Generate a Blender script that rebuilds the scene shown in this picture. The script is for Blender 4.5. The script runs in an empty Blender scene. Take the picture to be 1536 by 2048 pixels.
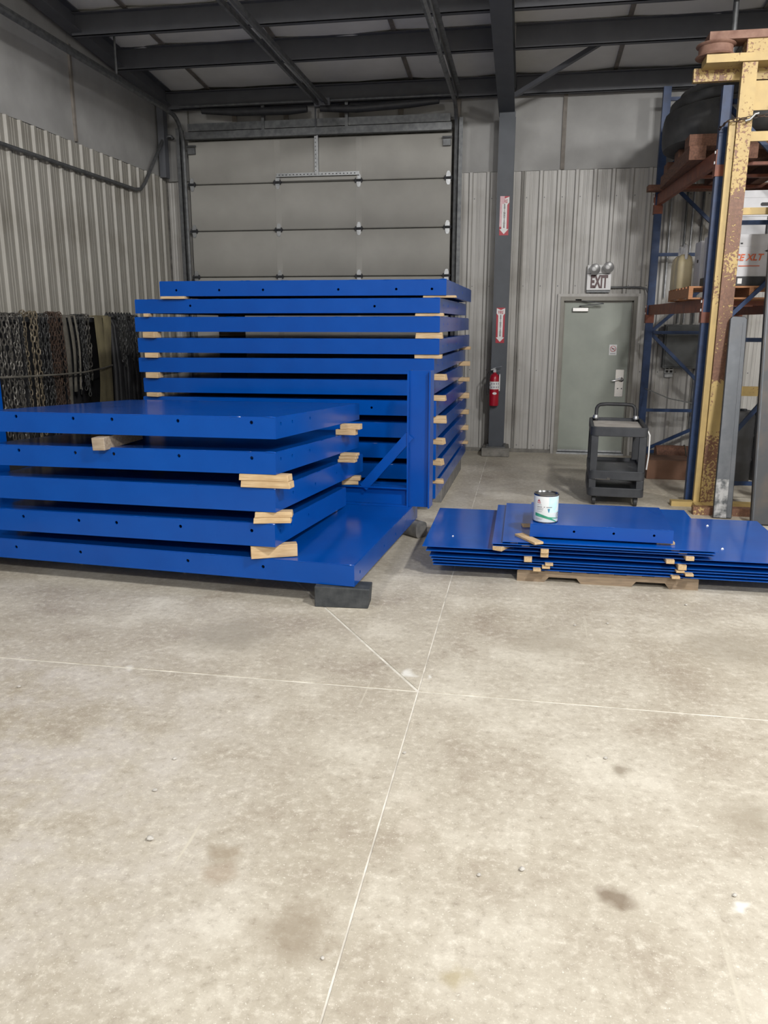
import bpy, math, random
from math import sin, cos, pi, radians, atan, tan
from mathutils import Vector, Matrix, Euler
random.seed(7)
SC = bpy.context.scene
COL = SC.collection

# ---------------------------------------------------------------- camera
CAM_H = 1.77
F_PX = 1580.0
PITCH = atan((1024 - 646) / F_PX)
YAW = atan((1052 - 768) * cos(PITCH) / F_PX)
ROLL = radians(0.16)
fw = Vector((-sin(YAW) * cos(PITCH), cos(YAW) * cos(PITCH), -sin(PITCH)))
rt0 = Vector((cos(YAW), sin(YAW), 0))
up0 = rt0.cross(fw)
rt = rt0 * cos(ROLL) + up0 * sin(ROLL)
up = rt.cross(fw)
cd = bpy.data.cameras.new('camera')
cam = bpy.data.objects.new('camera', cd)
COL.objects.link(cam)
cam.matrix_world = Matrix(((rt.x, up.x, -fw.x, 0), (rt.y, up.y, -fw.y, 0), (rt.z, up.z, -fw.z, CAM_H), (0, 0, 0, 1)))
cd.sensor_fit = 'VERTICAL'
cd.sensor_height = 36
cd.lens = F_PX / 2048 * 36
cd.clip_end = 100
SC.camera = cam

# ---------------------------------------------------------------- world, lamps, exposure
w = bpy.data.worlds.new('world')
SC.world = w
w.use_nodes = True
w.node_tree.nodes['Background'].inputs[0].default_value = (0.55, 0.6, 0.7, 1)
w.node_tree.nodes['Background'].inputs[1].default_value = 0.05
SC.view_settings.view_transform = 'Standard'
SC.view_settings.look = 'None'
SC.view_settings.gamma = 1
SC.view_settings.use_curve_mapping = False
SC.view_settings.exposure = 0.1


def lamp(x, y, z, power, col=(1.0, 0.985, 0.96), r=0.22):
    """high bay lamp with a wide reflector: even light below the horizontal, none on the roof"""
    ld = bpy.data.lights.new('high_bay_lamp', 'SPOT')
    ld.energy = power
    ld.color = col
    ld.spot_size = radians(178)
    ld.spot_blend = 0.08
    ld.shadow_soft_size = r
    o = bpy.data.objects.new('high_bay_lamp', ld)
    o.location = (x, y, z)
    COL.objects.link(o)
    return o


lamp(2.8, 1.6, 5.35, 1050)
lamp(-3.0, 1.6, 5.35, 260)
lamp(2.8, -4.4, 5.6, 1500)
lamp(-3.2, -4.4, 5.6, 350)
lamp(5.2, 5.2, 5.0, 420)

# ---------------------------------------------------------------- materials
def N(nt, t, **kw):
    n = nt.nodes.new(t)
    for k, v in kw.items():
        if hasattr(n, k):
            setattr(n, k, v)
        else:
            n.inputs[k.replace('_', ' ')].default_value = v
    return n


def base(name, col, rough=0.5, metal=0.0, spec=0.5):
    m = bpy.data.materials.new(name)
    m.use_nodes = True
    b = m.node_tree.nodes['Principled BSDF']
    b.inputs['Base Color'].default_value = (*col, 1)
    b.inputs['Roughness'].default_value = rough
    b.inputs['Metallic'].default_value = metal
    b.inputs['Specular IOR Level'].default_value = spec
    return m, m.node_tree, b


def mixc(nt, fac, a, b):
    n = nt.nodes.new('ShaderNodeMix')
    n.data_type = 'RGBA'
    for s, v in ((0, fac), (6, a), (7, b)):
        if isinstance(v, bpy.types.NodeSocket):
            nt.links.new(v, n.inputs[s])
        elif s == 0:
            n.inputs[s].default_value = v
        else:
            n.inputs[s].default_value = (*v, 1)
    return n.outputs[2]


def ramp(nt, src, a, b):
    n = nt.nodes.new('ShaderNodeMapRange')
    n.inputs[1].default_value = a
    n.inputs[2].default_value = b
    nt.links.new(src, n.inputs[0])
    return n.outputs[0]


def coords(nt, scale=(1, 1, 1), world=False):
    if world:
        src = nt.nodes.new('ShaderNodeNewGeometry').outputs['Position']
    else:
        src = nt.nodes.new('ShaderNodeTexCoord').outputs['Object']
    mp = nt.nodes.new('ShaderNodeMapping')
    mp.inputs['Scale'].default_value = scale
    nt.links.new(src, mp.inputs['Vector'])
    return mp.outputs[0]


def noise(nt, vec, scale, detail=4, rough=0.55):
    n = N(nt, 'ShaderNodeTexNoise')
    n.inputs['Scale'].default_value = scale
    n.inputs['Detail'].default_value = detail
    n.inputs['Roughness'].default_value = rough
    nt.links.new(vec, n.inputs['Vector'])
    return n.outputs['Fac']


def bump(nt, b, h, strength, dist=0.01):
    n = nt.nodes.new('ShaderNodeBump')
    n.inputs['Strength'].default_value = strength
    n.inputs['Distance'].default_value = dist
    nt.links.new(h, n.inputs['Height'])
    nt.links.new(n.outputs[0], b.inputs['Normal'])


def mat(name, c1, c2=None, rough=0.5, metal=0.0, scale=8, stretch=(1, 1, 1), lo=0.35, hi=0.65, bmp=0.0, spec=0.5, rvar=0.0, world=False, detail=4):
    m, nt, b = base(name, c1, rough, metal, spec)
    v = coords(nt, stretch, world)
    f = noise(nt, v, scale, detail)
    if c2:
        nt.links.new(mixc(nt, ramp(nt, f, lo, hi), c1, c2), b.inputs['Base Color'])
    if rvar:
        r = nt.nodes.new('ShaderNodeMapRange')
        r.inputs[1].default_value, r.inputs[2].default_value = 0.3, 0.7
        r.inputs[3].default_value, r.inputs[4].default_value = rough - rvar, rough + rvar
        nt.links.new(f, r.inputs[0])
        nt.links.new(r.outputs[0], b.inputs['Roughness'])
    if bmp:
        bump(nt, b, f, bmp)
    return m


M = {}
M['blue'] = mat('cobalt_blue_paint', (0.0006, 0.060, 0.325), (0.0006, 0.068, 0.36), rough=0.17, scale=3, rvar=0.03, spec=0.36)
M['blue_sheet'] = mat('cobalt_blue_sheet_paint', (0.0006, 0.074, 0.38), (0.0006, 0.084, 0.42), rough=0.13, scale=3, rvar=0.03)
M['rack_blue'] = mat('rack_blue_paint', (0.008, 0.028, 0.088), (0.014, 0.043, 0.128), rough=0.5, scale=14)
M['rack_orange'] = mat('rack_orange_paint', (0.26, 0.075, 0.035), (0.16, 0.05, 0.03), rough=0.55, scale=10)
M['steel_dark'] = mat('dark_grey_primer', (0.078, 0.082, 0.094), (0.09, 0.095, 0.108), rough=0.55, scale=6)
M['column_paint'] = mat('blue_grey_primer', (0.045, 0.052, 0.065), (0.056, 0.064, 0.078), rough=0.5, scale=5)
M['galv'] = mat('galvanised_steel', (0.30, 0.31, 0.32), (0.42, 0.43, 0.44), rough=0.42, metal=0.8, scale=20)
M['galv_dark'] = mat('weathered_steel', (0.10, 0.105, 0.11), (0.16, 0.165, 0.17), rough=0.5, metal=0.6, scale=15)
M['chrome'] = mat('chrome', (0.62, 0.62, 0.63), rough=0.2, metal=1.0)
M['black'] = mat('black_plastic', (0.018, 0.019, 0.022), (0.03, 0.031, 0.035), rough=0.55, scale=12)
M['charcoal'] = mat('charcoal_plastic', (0.026, 0.029, 0.035), (0.040, 0.043, 0.050), rough=0.5, scale=9)
M['rubber'] = mat('dark_rubber', (0.035, 0.036, 0.038), (0.06, 0.06, 0.06), rough=0.65, scale=6, bmp=0.1)
M['white'] = mat('white_plastic', (0.72, 0.72, 0.72), (0.66, 0.66, 0.66), rough=0.45)
M['carton'] = mat('white_carton', (0.62, 0.62, 0.64), (0.52, 0.52, 0.54), rough=0.7, scale=5)
M['tray_mat'] = mat('dusty_white_mat', (0.50, 0.48, 0.45), (0.30, 0.27, 0.24), rough=0.7, scale=9, stretch=(1, 5, 1))
M['cream'] = mat('cream_plastic', (0.62, 0.53, 0.33), (0.52, 0.44, 0.27), rough=0.45, scale=5)
M['card'] = mat('brown_cardboard', (0.20, 0.105, 0.065), (0.16, 0.085, 0.055), rough=0.8, scale=5)
M['red'] = mat('sign_red', (0.38, 0.012, 0.03), rough=0.4)
M['pink'] = mat('faded_pink_print', (0.62, 0.36, 0.40), (0.66, 0.46, 0.49), rough=0.5, scale=30)
M['ext_red'] = mat('extinguisher_red', (0.33, 0.008, 0.022), rough=0.3)
M['ink'] = mat('black_ink', (0.012, 0.012, 0.014), rough=0.6)
M['exit_red'] = mat('exit_letter_red', (0.05, 0.005, 0.008), rough=0.4)
M['orange_ink'] = mat('orange_ink', (0.62, 0.13, 0.05), rough=0.6)
M['grey_ink'] = mat('grey_ink', (0.28, 0.28, 0.31), rough=0.6)
M['teal'] = mat('green_print', (0.02, 0.22, 0.13), (0.06, 0.36, 0.24), rough=0.4, scale=20)
M['pale_blue'] = mat('pale_blue_print', (0.50, 0.76, 0.80), (0.62, 0.84, 0.86), rough=0.35, scale=14)
M['mid_blue'] = mat('blue_print', (0.05, 0.22, 0.36), rough=0.4)
M['can_white'] = mat('can_label_white', (0.76, 0.79, 0.82), (0.70, 0.78, 0.80), rough=0.3, scale=6)
M['tin'] = mat('tin_rim', (0.25, 0.26, 0.27), rough=0.25, metal=1.0)
M['wood'] = mat('pale_lumber', (0.62, 0.46, 0.27), (0.47, 0.32, 0.17), rough=0.75, scale=9, stretch=(1, 9, 9), bmp=0.15)
M['wood_y'] = mat('pale_lumber_lengthwise', (0.62, 0.46, 0.27), (0.47, 0.32, 0.17), rough=0.75, scale=9, stretch=(9, 1, 9), bmp=0.15)
M['wood_grey'] = mat('weathered_lumber', (0.40, 0.33, 0.25), (0.27, 0.21, 0.155), rough=0.8, scale=9, stretch=(9, 1, 9), bmp=0.2)
M['pallet'] = mat('pallet_wood', (0.30, 0.225, 0.15), (0.20, 0.15, 0.105), rough=0.8, scale=7, stretch=(1, 8, 8), bmp=0.2)
M['pallet_orange'] = mat('new_pallet_wood', (0.45, 0.22, 0.11), (0.32, 0.15, 0.07), rough=0.8, scale=7, stretch=(1, 8, 8), bmp=0.2)
M['timber'] = mat('reddish_timber', (0.20, 0.095, 0.06), (0.12, 0.06, 0.04), rough=0.8, scale=7, stretch=(8, 1, 8), bmp=0.2)
M['timber_black'] = mat('blackened_timber', (0.028, 0.033, 0.038), (0.06, 0.065, 0.07), rough=0.75, scale=14, bmp=0.3)
M['timber_grey'] = mat('grey_timber', (0.115, 0.115, 0.115), (0.21, 0.20, 0.19), rough=0.85, scale=12, bmp=0.3)
M['dust'] = mat('joint_filler', (0.80, 0.77, 0.70), (0.50, 0.47, 0.41), rough=0.9, scale=7, world=True)
M['kerb'] = mat('rough_grey_concrete', (0.23, 0.22, 0.20), (0.13, 0.125, 0.115), rough=0.9, scale=10, bmp=0.4)
M['door'] = mat('sage_door_paint', (0.30, 0.325, 0.285), (0.26, 0.285, 0.25), rough=0.45, scale=3)
M['door_frame'] = mat('taupe_frame_paint', (0.20, 0.19, 0.165), (0.25, 0.24, 0.21), rough=0.5, scale=4)
M['garage'] = mat('overhead_door_cream', (0.275, 0.268, 0.248), (0.31, 0.302, 0.28), rough=0.6, scale=2.5)
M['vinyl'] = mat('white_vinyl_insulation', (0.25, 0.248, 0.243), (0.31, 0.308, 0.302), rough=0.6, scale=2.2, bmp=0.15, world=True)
M['vinyl_roof_lightened'] = mat('lightened_vinyl_roof_blanket', (0.66, 0.655, 0.635), (0.74, 0.735, 0.715), rough=0.6, scale=2.2, bmp=0.15, world=True)  # wall vinyl with its colour lightened, since the roof gets only bounced light
M['tape'] = mat('grimy_seam_tape', (0.13, 0.115, 0.10), (0.20, 0.18, 0.16), rough=0.7, scale=8, world=True)
M['chain_grey'] = mat('grey_chain_steel', (0.085, 0.08, 0.072), (0.15, 0.142, 0.128), rough=0.5, metal=0.5, scale=25)
M['chain_dark'] = mat('dark_chain_steel', (0.045, 0.045, 0.045), (0.09, 0.09, 0.088), rough=0.55, metal=0.5, scale=25)
M['chain_rust'] = mat('rusty_chain_steel', (0.085, 0.05, 0.034), (0.045, 0.035, 0.03), rough=0.75, metal=0.3, scale=25)
M['chain_tan'] = mat('tan_chain_steel', (0.21, 0.175, 0.12), (0.12, 0.10, 0.075), rough=0.55, metal=0.4, scale=25)
M['sling'] = mat('grimy_tan_webbing', (0.22, 0.19, 0.105), (0.13, 0.11, 0.065), rough=0.9, scale=7, stretch=(1, 1, .5))
M['strap'] = mat('grey_webbing', (0.16, 0.145, 0.12), (0.09, 0.085, 0.07), rough=0.9, scale=9)
M['hose'] = mat('black_hose_rubber', (0.012, 0.012, 0.014), (0.022, 0.022, 0.024), rough=0.6)
M['pebble'] = mat('pale_stone', (0.56, 0.54, 0.50), (0.40, 0.38, 0.35), rough=0.9, scale=60, bmp=0.3)
M['lens'] = mat('lamp_lens', (0.17, 0.17, 0.17), (0.12, 0.12, 0.12), rough=0.25)
M['grey_box'] = mat('grey_enamel', (0.055, 0.06, 0.062), (0.075, 0.08, 0.082), rough=0.5)
M['fork'] = mat('scuffed_fork_steel', (0.060, 0.066, 0.075), (0.13, 0.135, 0.145), rough=0.45, metal=0.4, scale=5, lo=0.45, hi=0.8, rvar=0.08)
M['fork_worn'] = mat('worn_fork_steel', (0.06, 0.065, 0.07), (0.30, 0.30, 0.30), rough=0.45, metal=0.4, scale=11, lo=0.42, hi=0.58)
M['fork_dark'] = mat('brown_stained_steel', (0.05, 0.053, 0.058), (0.11, 0.085, 0.065), rough=0.5, metal=0.4, scale=3, lo=0.45, hi=0.75)


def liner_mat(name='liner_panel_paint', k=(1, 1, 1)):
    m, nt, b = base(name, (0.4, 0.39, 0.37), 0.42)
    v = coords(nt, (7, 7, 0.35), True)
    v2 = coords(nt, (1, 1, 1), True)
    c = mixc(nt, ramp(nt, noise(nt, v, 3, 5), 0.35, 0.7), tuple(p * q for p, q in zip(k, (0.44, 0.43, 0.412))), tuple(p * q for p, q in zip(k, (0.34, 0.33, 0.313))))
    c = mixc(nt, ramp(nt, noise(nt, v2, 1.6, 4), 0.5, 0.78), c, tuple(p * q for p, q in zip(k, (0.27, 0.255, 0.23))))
    nt.links.new(c, b.inputs['Base Color'])
    return m


M['liner'] = liner_mat()
M['liner_shaded'] = liner_mat('shaded_liner_panel_paint', (0.66, 0.645, 0.60))  # same liner, left wall's weaker light put into a darker, warmer colour


def yellow_mat(name, amount, bands=None):
    m, nt, b = base(name, (0.55, 0.38, 0.13), 0.5)
    v = coords(nt)
    big = noise(nt, v, 1.7, 3)
    fine = noise(nt, v, 38, 5, 0.6)
    a = nt.nodes.new('ShaderNodeMath'); a.operation = 'MULTIPLY_ADD'
    nt.links.new(big, a.inputs[0]); a.inputs[1].default_value = 1.1; nt.links.new(fine, a.inputs[2])
    src = a.outputs[0]
    if bands:
        sep = nt.nodes.new('ShaderNodeSeparateXYZ')
        nt.links.new(v, sep.inputs[0])
        cr = nt.nodes.new('ShaderNodeValToRGB')
        mr = ramp(nt, sep.outputs[2], 0.0, 4.2)
        nt.links.new(mr, cr.inputs[0])
        els = cr.color_ramp.elements
        els[0].position, els[1].position = 0.0, 1.0
        els[0].color = els[1].color = (0.45, 0.45, 0.45, 1)
        for z, val in bands:
            e_ = els.new(z / 4.2)
            e_.color = (val, val, val, 1)
        ad = nt.nodes.new('ShaderNodeMath'); ad.operation = 'MULTIPLY_ADD'
        nt.links.new(cr.outputs[0], ad.inputs[0]); ad.inputs[1].default_value = 0.6; nt.links.new(src, ad.inputs[2])
        src = ad.outputs[0]
    f = ramp(nt, src, amount, amount + 0.05)
    rust = mixc(nt, ramp(nt, fine, 0.35, 0.7), (0.13, 0.06, 0.04), (0.24, 0.12, 0.07))
    yel = mixc(nt, ramp(nt, noise(nt, v, 6), 0.4, 0.7), (0.50, 0.36, 0.14), (0.42, 0.30, 0.12))
    nt.links.new(mixc(nt, f, yel, rust), b.inputs['Base Color'])
    bump(nt, b, f, 0.25)
    return m


M['yellow'] = yellow_mat('chipped_yellow_paint', 1.22)
M['yellow_rust'] = yellow_mat('rusted_yellow_paint', 1.27, [(0.1, 0.5), (0.3, 0.35), (0.45, 0.55), (0.72, 0.45), (0.9, 0.26), (1.22, 0.22), (1.3, 0.72), (1.9, 0.55), (2.3, 0.42), (2.75, 0.62), (3.0, 0.36), (3.9, 0.28)])
M['rust'] = mat('brown_rust', (0.17, 0.085, 0.06), (0.26, 0.15, 0.11), rough=0.7, scale=12)


def floor_mat():
    m, nt, b = base('stained_concrete', (0.45, 0.4, 0.3), 0.5)
    v = coords(nt, (1, 1, 1), True)
    n1 = noise(nt, v, 0.45, 7, 0.62)
    n2 = noise(nt, v, 1.9, 9, 0.68)
    n3 = noise(nt, v, 26, 6, 0.7)
    n4 = noise(nt, v, 110, 3, 0.7)
    c = mixc(nt, ramp(nt, n1, 0.36, 0.66), (0.42, 0.375, 0.30), (0.52, 0.48, 0.405))
    c = mixc(nt, ramp(nt, n2, 0.50, 0.74), c, (0.66, 0.62, 0.535))
    c = mixc(nt, ramp(nt, n2, 0.47, 0.27), c, (0.33, 0.28, 0.22))
    # mauve grey dusty area on the left
    off = nt.nodes.new('ShaderNodeVectorMath'); off.operation = 'DISTANCE'
    nt.links.new(v, off.inputs[0]); off.inputs[1].default_value = (-2.6, 2.3, 0)
    fac = nt.nodes.new('ShaderNodeMath'); fac.operation = 'MULTIPLY'
    nt.links.new(ramp(nt, off.outputs[1 if len(off.outputs) > 1 else 0], 1.9, 0.6), fac.inputs[0])
    nt.links.new(ramp(nt, n2, 0.42, 0.62), fac.inputs[1])
    c = mixc(nt, fac.outputs[0], c, (0.50, 0.465, 0.45))
    # mottling and fine speckle
    c = mixc(nt, ramp(nt, n3, 0.52, 0.82), c, (0.74, 0.70, 0.61))
    c = mixc(nt, ramp(nt, n3, 0.46, 0.14), c, (0.24, 0.20, 0.155))
    c = mixc(nt, ramp(nt, n4, 0.60, 0.74), c, (0.80, 0.77, 0.69))
    # oil and water stains with a shape of their own
    nd = N(nt, 'ShaderNodeTexNoise'); nd.inputs['Scale'].default_value = 9
    nt.links.new(v, nd.inputs['Vector'])
    ad = nt.nodes.new('ShaderNodeVectorMath'); ad.operation = 'MULTIPLY_ADD'
    nt.links.new(nd.outputs['Color'], ad.inputs[0]); ad.inputs[1].default_value = (0.14, 0.14, 0); nt.links.new(v, ad.inputs[2])
    for x, y, r, col, s in ((0.363, 2.26, 0.055, (0.17, 0.125, 0.085), 0.75), (-0.937, 2.225, 0.07, (0.26, 0.2, 0.13), 0.55), (-0.917, 2.126, 0.06, (0.30, 0.22, 0.15), 0.5),
                            (0.453, 3.012, 0.055, (0.24, 0.2, 0.15), 0.7), (-0.12, 1.861, 0.05, (0.36, 0.30, 0.17), 0.6), (-0.606, 1.936, 0.14, (0.27, 0.22, 0.16), 0.6),
                            (-0.531, 3.76, 0.04, (0.75, 0.74, 0.7), 0.9), (-0.41, 3.75, 0.025, (0.75, 0.74, 0.7), 0.8), (-1.968, 3.573, 0.04, (0.7, 0.68, 0.64), 0.8),
                            (0.731, 2.259, 0.026, (0.75, 0.74, 0.7), 0.9), (-0.345, 2.66, 0.05, (0.58, 0.53, 0.45), 0.5), (-0.33, 2.5, 0.05, (0.58, 0.53, 0.45), 0.5), (-0.30, 2.36, 0.045, (0.58, 0.53, 0.45), 0.45),
                            (0.9, 2.75, 0.16, (0.30, 0.26, 0.2), 0.55), (-1.6, 4.1, 0.3, (0.30, 0.27, 0.22), 0.6), (0.2, 4.3, 0.25, (0.30, 0.26, 0.2), 0.5), (1.2, 4.4, 0.3, (0.29, 0.255, 0.2), 0.5)):
        d = nt.nodes.new('ShaderNodeVectorMath'); d.operation = 'DISTANCE'
        nt.links.new(ad.outputs[0], d.inputs[0]); d.inputs[1].default_value = (x + 0.07, y + 0.07, 0)
        q = nt.nodes.new('ShaderNodeMapRange')
        q.inputs[1].default_value, q.inputs[2].default_value = r * 1.15, r * 0.35
        q.inputs[4].default_value = s
        nt.links.new(d.outputs['Value'], q.inputs[0])
        c = mixc(nt, q.outputs[0], c, col)
    # long pale scratches
    sv = coords(nt, (14, 0.5, 1), True)
    sc_ = noise(nt, sv, 1.4, 3, 0.4)
    c = mixc(nt, ramp(nt, sc_, 0.73, 0.78), c, (0.58, 0.54, 0.45))
    nt.links.new(c, b.inputs['Base Color'])
    nt.links.new(ramp(nt, n2, -0.3, 1.15), b.inputs['Roughness'])
    b.inputs['Specular IOR Level'].default_value = 0.35
    bump(nt, b, n3, 0.12, 0.004)
    return m


M['floor'] = floor_mat()

# ---------------------------------------------------------------- mesh helpers
class MB:
    def __init__(s):
        s.v, s.f = [], []

    def add(s, vs, fs):
        k = len(s.v)
        s.v += [tuple(p) for p in vs]
        s.f += [tuple(i + k for i in f) for f in fs]
        return s

    def box(s, x0, x1, y0, y1, z0, z1):
        x0, x1 = sorted((x0, x1)); y0, y1 = sorted((y0, y1)); z0, z1 = sorted((z0, z1))
        return s.add([(x0, y0, z0), (x1, y0, z0), (x1, y1, z0), (x0, y1, z0), (x0, y0, z1), (x1, y0, z1), (x1, y1, z1), (x0, y1, z1)],
                     [(0, 3, 2, 1), (4, 5, 6, 7), (0, 1, 5, 4), (1, 2, 6, 5), (2, 3, 7, 6), (3, 0, 4, 7)])

    def bar(s, p, q, w, h, upv=(0, 0, 1)):
        p, q = Vector(p), Vector(q)
        d = (q - p).normalized()
        a = d.cross(Vector(upv))
        if a.length < 1e-4:
            a = d.cross(Vector((0, 1, 0)))
        a.normalize()
        b = a.cross(d).normalized()
        a *= w / 2; b *= h / 2
        vs = [p - a - b, p + a - b, p + a + b, p - a + b, q - a - b, q + a - b, q + a + b, q - a + b]
        return s.add(vs, [(0, 1, 2, 3), (7, 6, 5, 4), (0, 4, 5, 1), (1, 5, 6, 2), (2, 6, 7, 3), (3, 7, 4, 0)])

    def prism(s, poly, fn, a, b):
        n = len(poly)
        vs = [fn(u, v, a) for u, v in poly] + [fn(u, v, b) for u, v in poly]
        fs = [tuple(range(n - 1, -1, -1)), tuple(range(n, 2 * n))]
        fs += [(i, (i + 1) % n, n + (i + 1) % n, n + i) for i in range(n)]
        return s.add(vs, fs)

    def tube(s, pts, r, n=8, closed=False, flat=1.0):
        pts = [Vector(p) for p in pts]
        m = len(pts)
        vs, fs = [], []
        a = None
        for i, p in enumerate(pts):
            if closed:
                d = pts[(i + 1) % m] - pts[i - 1]
            else:
                d = pts[min(i + 1, m - 1)] - pts[max(i - 1, 0)]
            d.normalize()
            if a is None:
                a = d.orthogonal().normalized()
            else:
                a = (a - d * a.dot(d)).normalized()
            b = d.cross(a)
            rr = r[i] if isinstance(r, (list, tuple)) else r
            for k in range(n):
                t = 2 * pi * k / n
                vs.append(p + a * cos(t) * rr + b * sin(t) * rr * flat)
        seg = m if closed else m - 1
        for i in range(seg):
            for k in range(n):
                fs.append((i * n + k, i * n + (k + 1) % n, ((i + 1) % m) * n + (k + 1) % n, ((i + 1) % m) * n + k))
        if not closed:
            fs.append(tuple(range(n - 1, -1, -1)))
            fs.append(tuple(range((m - 1) * n, m * n)))
        return s.add(vs, fs)

    def lathe(s, prof, n=24, c=(0, 0, 0), fn=None):
        vs, fs = [], []
        fn = fn or (lambda x, y, z: (c[0] + x, c[1] + y, c[2] + z))
        for r, z in prof:
            for k in range(n):
                t = 2 * pi * k / n
                vs.append(fn(r * cos(t), r * sin(t), z))
        for i in range(len(prof) - 1):
            for k in range(n):
                fs.append((i * n + k, i * n + (k + 1) % n, (i + 1) * n + (k + 1) % n, (i + 1) * n + k))
        fs.append(tuple(range(n - 1, -1, -1)))
        fs.append(tuple(range((len(prof) - 1) * n, len(prof) * n)))
        return s.add(vs, fs)


def mesh(name, mb):
    me = bpy.data.meshes.new(name)
    me.from_pydata(mb.v, [], mb.f)
    import bmesh
    bm = bmesh.new(); bm.from_mesh(me)
    bmesh.ops.recalc_face_normals(bm, faces=bm.faces)
    bm.to_mesh(me); bm.free()
    return me


def obj(name, mb, m, parent=None, loc=(0, 0, 0), rot=(0, 0, 0), bev=0, smooth=None, kind=None):
    me = mb if isinstance(mb, bpy.types.Mesh) else mesh(name, mb)
    if m is not None and not me.materials:
        me.materials.append(M[m] if isinstance(m, str) else m)
    o = bpy.data.objects.new(name, me)
    o.location = loc
    o.rotation_euler = rot
    COL.objects.link(o)
    if parent:
        o.parent = parent
    if bev:
        bv = o.modifiers.new('bevel', 'BEVEL')
        bv.width = bev; bv.segments = 2; bv.limit_method = 'ANGLE'
    if smooth or bev:
        me.polygons.foreach_set('use_smooth', [True] * len(me.polygons))
        me.set_sharp_from_angle(angle=radians(smooth or 35))
    if kind:
        o['kind'] = kind
    return o


def empty(name, loc=(0, 0, 0), rot=(0, 0, 0)):
    o = bpy.data.objects.new(name, None)
    o.empty_display_size = 0.1
    o.location = loc
    o.rotation_euler = rot
    COL.objects.link(o)
    return o


def tag(o, label, cat, group=None):
    o['label'] = label
    o['category'] = cat
    if group:
        o['group'] = group
    return o


def thing(name, label, cat, loc=(0, 0, 0), rot=(0, 0, 0), group=None):
    return tag(empty(name, loc, rot), label, cat, group)


def struct(name, mb=None, m=None, **kw):
    o = obj(name, mb, m, **kw) if mb else empty(name)
    o['kind'] = 'structure'
    return o


def text(body, size, m, parent, loc, rot, name='lettering', ext=0.001, align='CENTER', sx=1.0, shear=0.0, spacing=1.0, off=0.0):
    cu = bpy.data.curves.new('t', 'FONT')
    cu.body = body
    cu.size = size
    cu.extrude = ext
    cu.align_x = align
    cu.align_y = 'CENTER'
    cu.shear = shear
    cu.offset = off
    cu.resolution_u = 3
    cu.space_line = spacing
    t = bpy.data.objects.new('t', cu)
    COL.objects.link(t)
    dg = bpy.context.evaluated_depsgraph_get()
    me = bpy.data.meshes.new_from_object(t.evaluated_get(dg))
    bpy.data.objects.remove(t)
    for v in me.vertices:
        v.co.x *= sx
    me.materials.clear()
    return obj(name, me, m, parent, loc, rot)


FRONT = (pi / 2, 0, 0)      # lettering that faces -Y
WY = 11.24                  # inner face of the back wall panels
WX = -5.10                  # inner face of the left wall panels
def roof_z(y):
    return 4.84 + 0.087 * (11.1 - y)

# ================================================================ THE SETTING
# floor: concrete slabs between saw-cut joints on a filler bed
fl = MB(); fl.box(-5.6, 7.2, -6.2, 11.7, -0.3, -0.003)
floor = struct('floor', fl, 'dust')
JX, JY, g, gy = -0.45, 3.565, 0.0042, 0.0075
def slab(poly):
    b = MB(); b.prism(poly, lambda u, v, t: (u, v, t), -0.003, 0.0)
    obj('slab', b, 'floor', floor)
slab([(-5.6, -6.2), (JX - g, -6.2), (JX - g, JY - gy), (-5.6, JY - gy)])
slab([(JX + g, -6.2), (7.2, -6.2), (7.2, JY - gy), (JX + g, JY - gy)])
slab([(JX + g, JY + gy), (7.2, JY + gy), (7.2, 11.7), (JX + g, 11.7)])
dx_, dy_ = -0.74, 1.065
ye = 11.7; xe = JX + dx_ * (ye - JY) / dy_
slab([(JX - g, JY + 3.2 * gy), (JX - g, 11.7), (-4.6, 11.7), (-4.6, JY + (-4.6 - JX) * dy_ / dx_ + g)])
slab([(JX - 3.2 * g, JY + gy), (-4.6, JY + (-4.6 - JX) * dy_ / dx_ - g), (-4.6, 11.7), (-5.6, 11.7), (-5.6, JY + gy)])

# back wall with the doorway
wb = MB()
DX0, DX1, DZ = 0.44, 1.43, 2.12
wb.box(-5.4, DX0, WY + 0.03, WY + 0.23, 0, 5.2); wb.box(DX1, 7.2, WY + 0.03, WY + 0.23, 0, 5.2); wb.box(DX0, DX1, WY + 0.03, WY + 0.23, DZ, 5.2)
wall_back = struct('wall_back', wb, 'kerb')
wl = MB(); wl.box(WX - 0.23, WX - 0.03, -6.2, 11.5, 0, 6.4)
wall_left = struct('wall_left', wl, 'kerb')
wr = MB(); wr.box(7.0, 7.2, -6.2, 11.5, 0, 6.4)
struct('wall_right', wr, 'liner')
wf = MB(); wf.box(-5.4, 7.2, -6.4, -6.2, 0, 6.4)
struct('wall_front', wf, 'liner')

PITCHR = 0.2286
def rib_profile(u0, u1, first):
    """outline of a ribbed metal sheet: (u, depth) with depth toward the room"""
    pts = [(u0, 0.0)]
    u = first
    while u < u1 + 0.05:
        for du, d in ((-0.034, 0), (-0.016, 0.026), (0.016, 0.026), (0.034, 0), (0.082, 0), (0.088, 0.004), (0.100, 0.004), (0.106, 0), (0.124, 0), (0.130, 0.004), (0.142, 0.004), (0.148, 0)):
            if u0 + 0.002 < u + du < u1 - 0.002:
                pts.append((u + du, d))
        u += PITCHR
    pts += [(u1, 0.0), (u1, -0.012), (u0, -0.012)]
    return pts

def back_panel(u0, u1, z0, z1):
    k = math.floor((u0 - 0.11) / PITCHR)
    b = MB(); b.prism(rib_profile(u0, u1, 0.11 + k * PITCHR), lambda u, v, t: (u, WY - v, t), z0, z1)
    obj('liner_panel', b, 'liner', wall_back)

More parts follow.
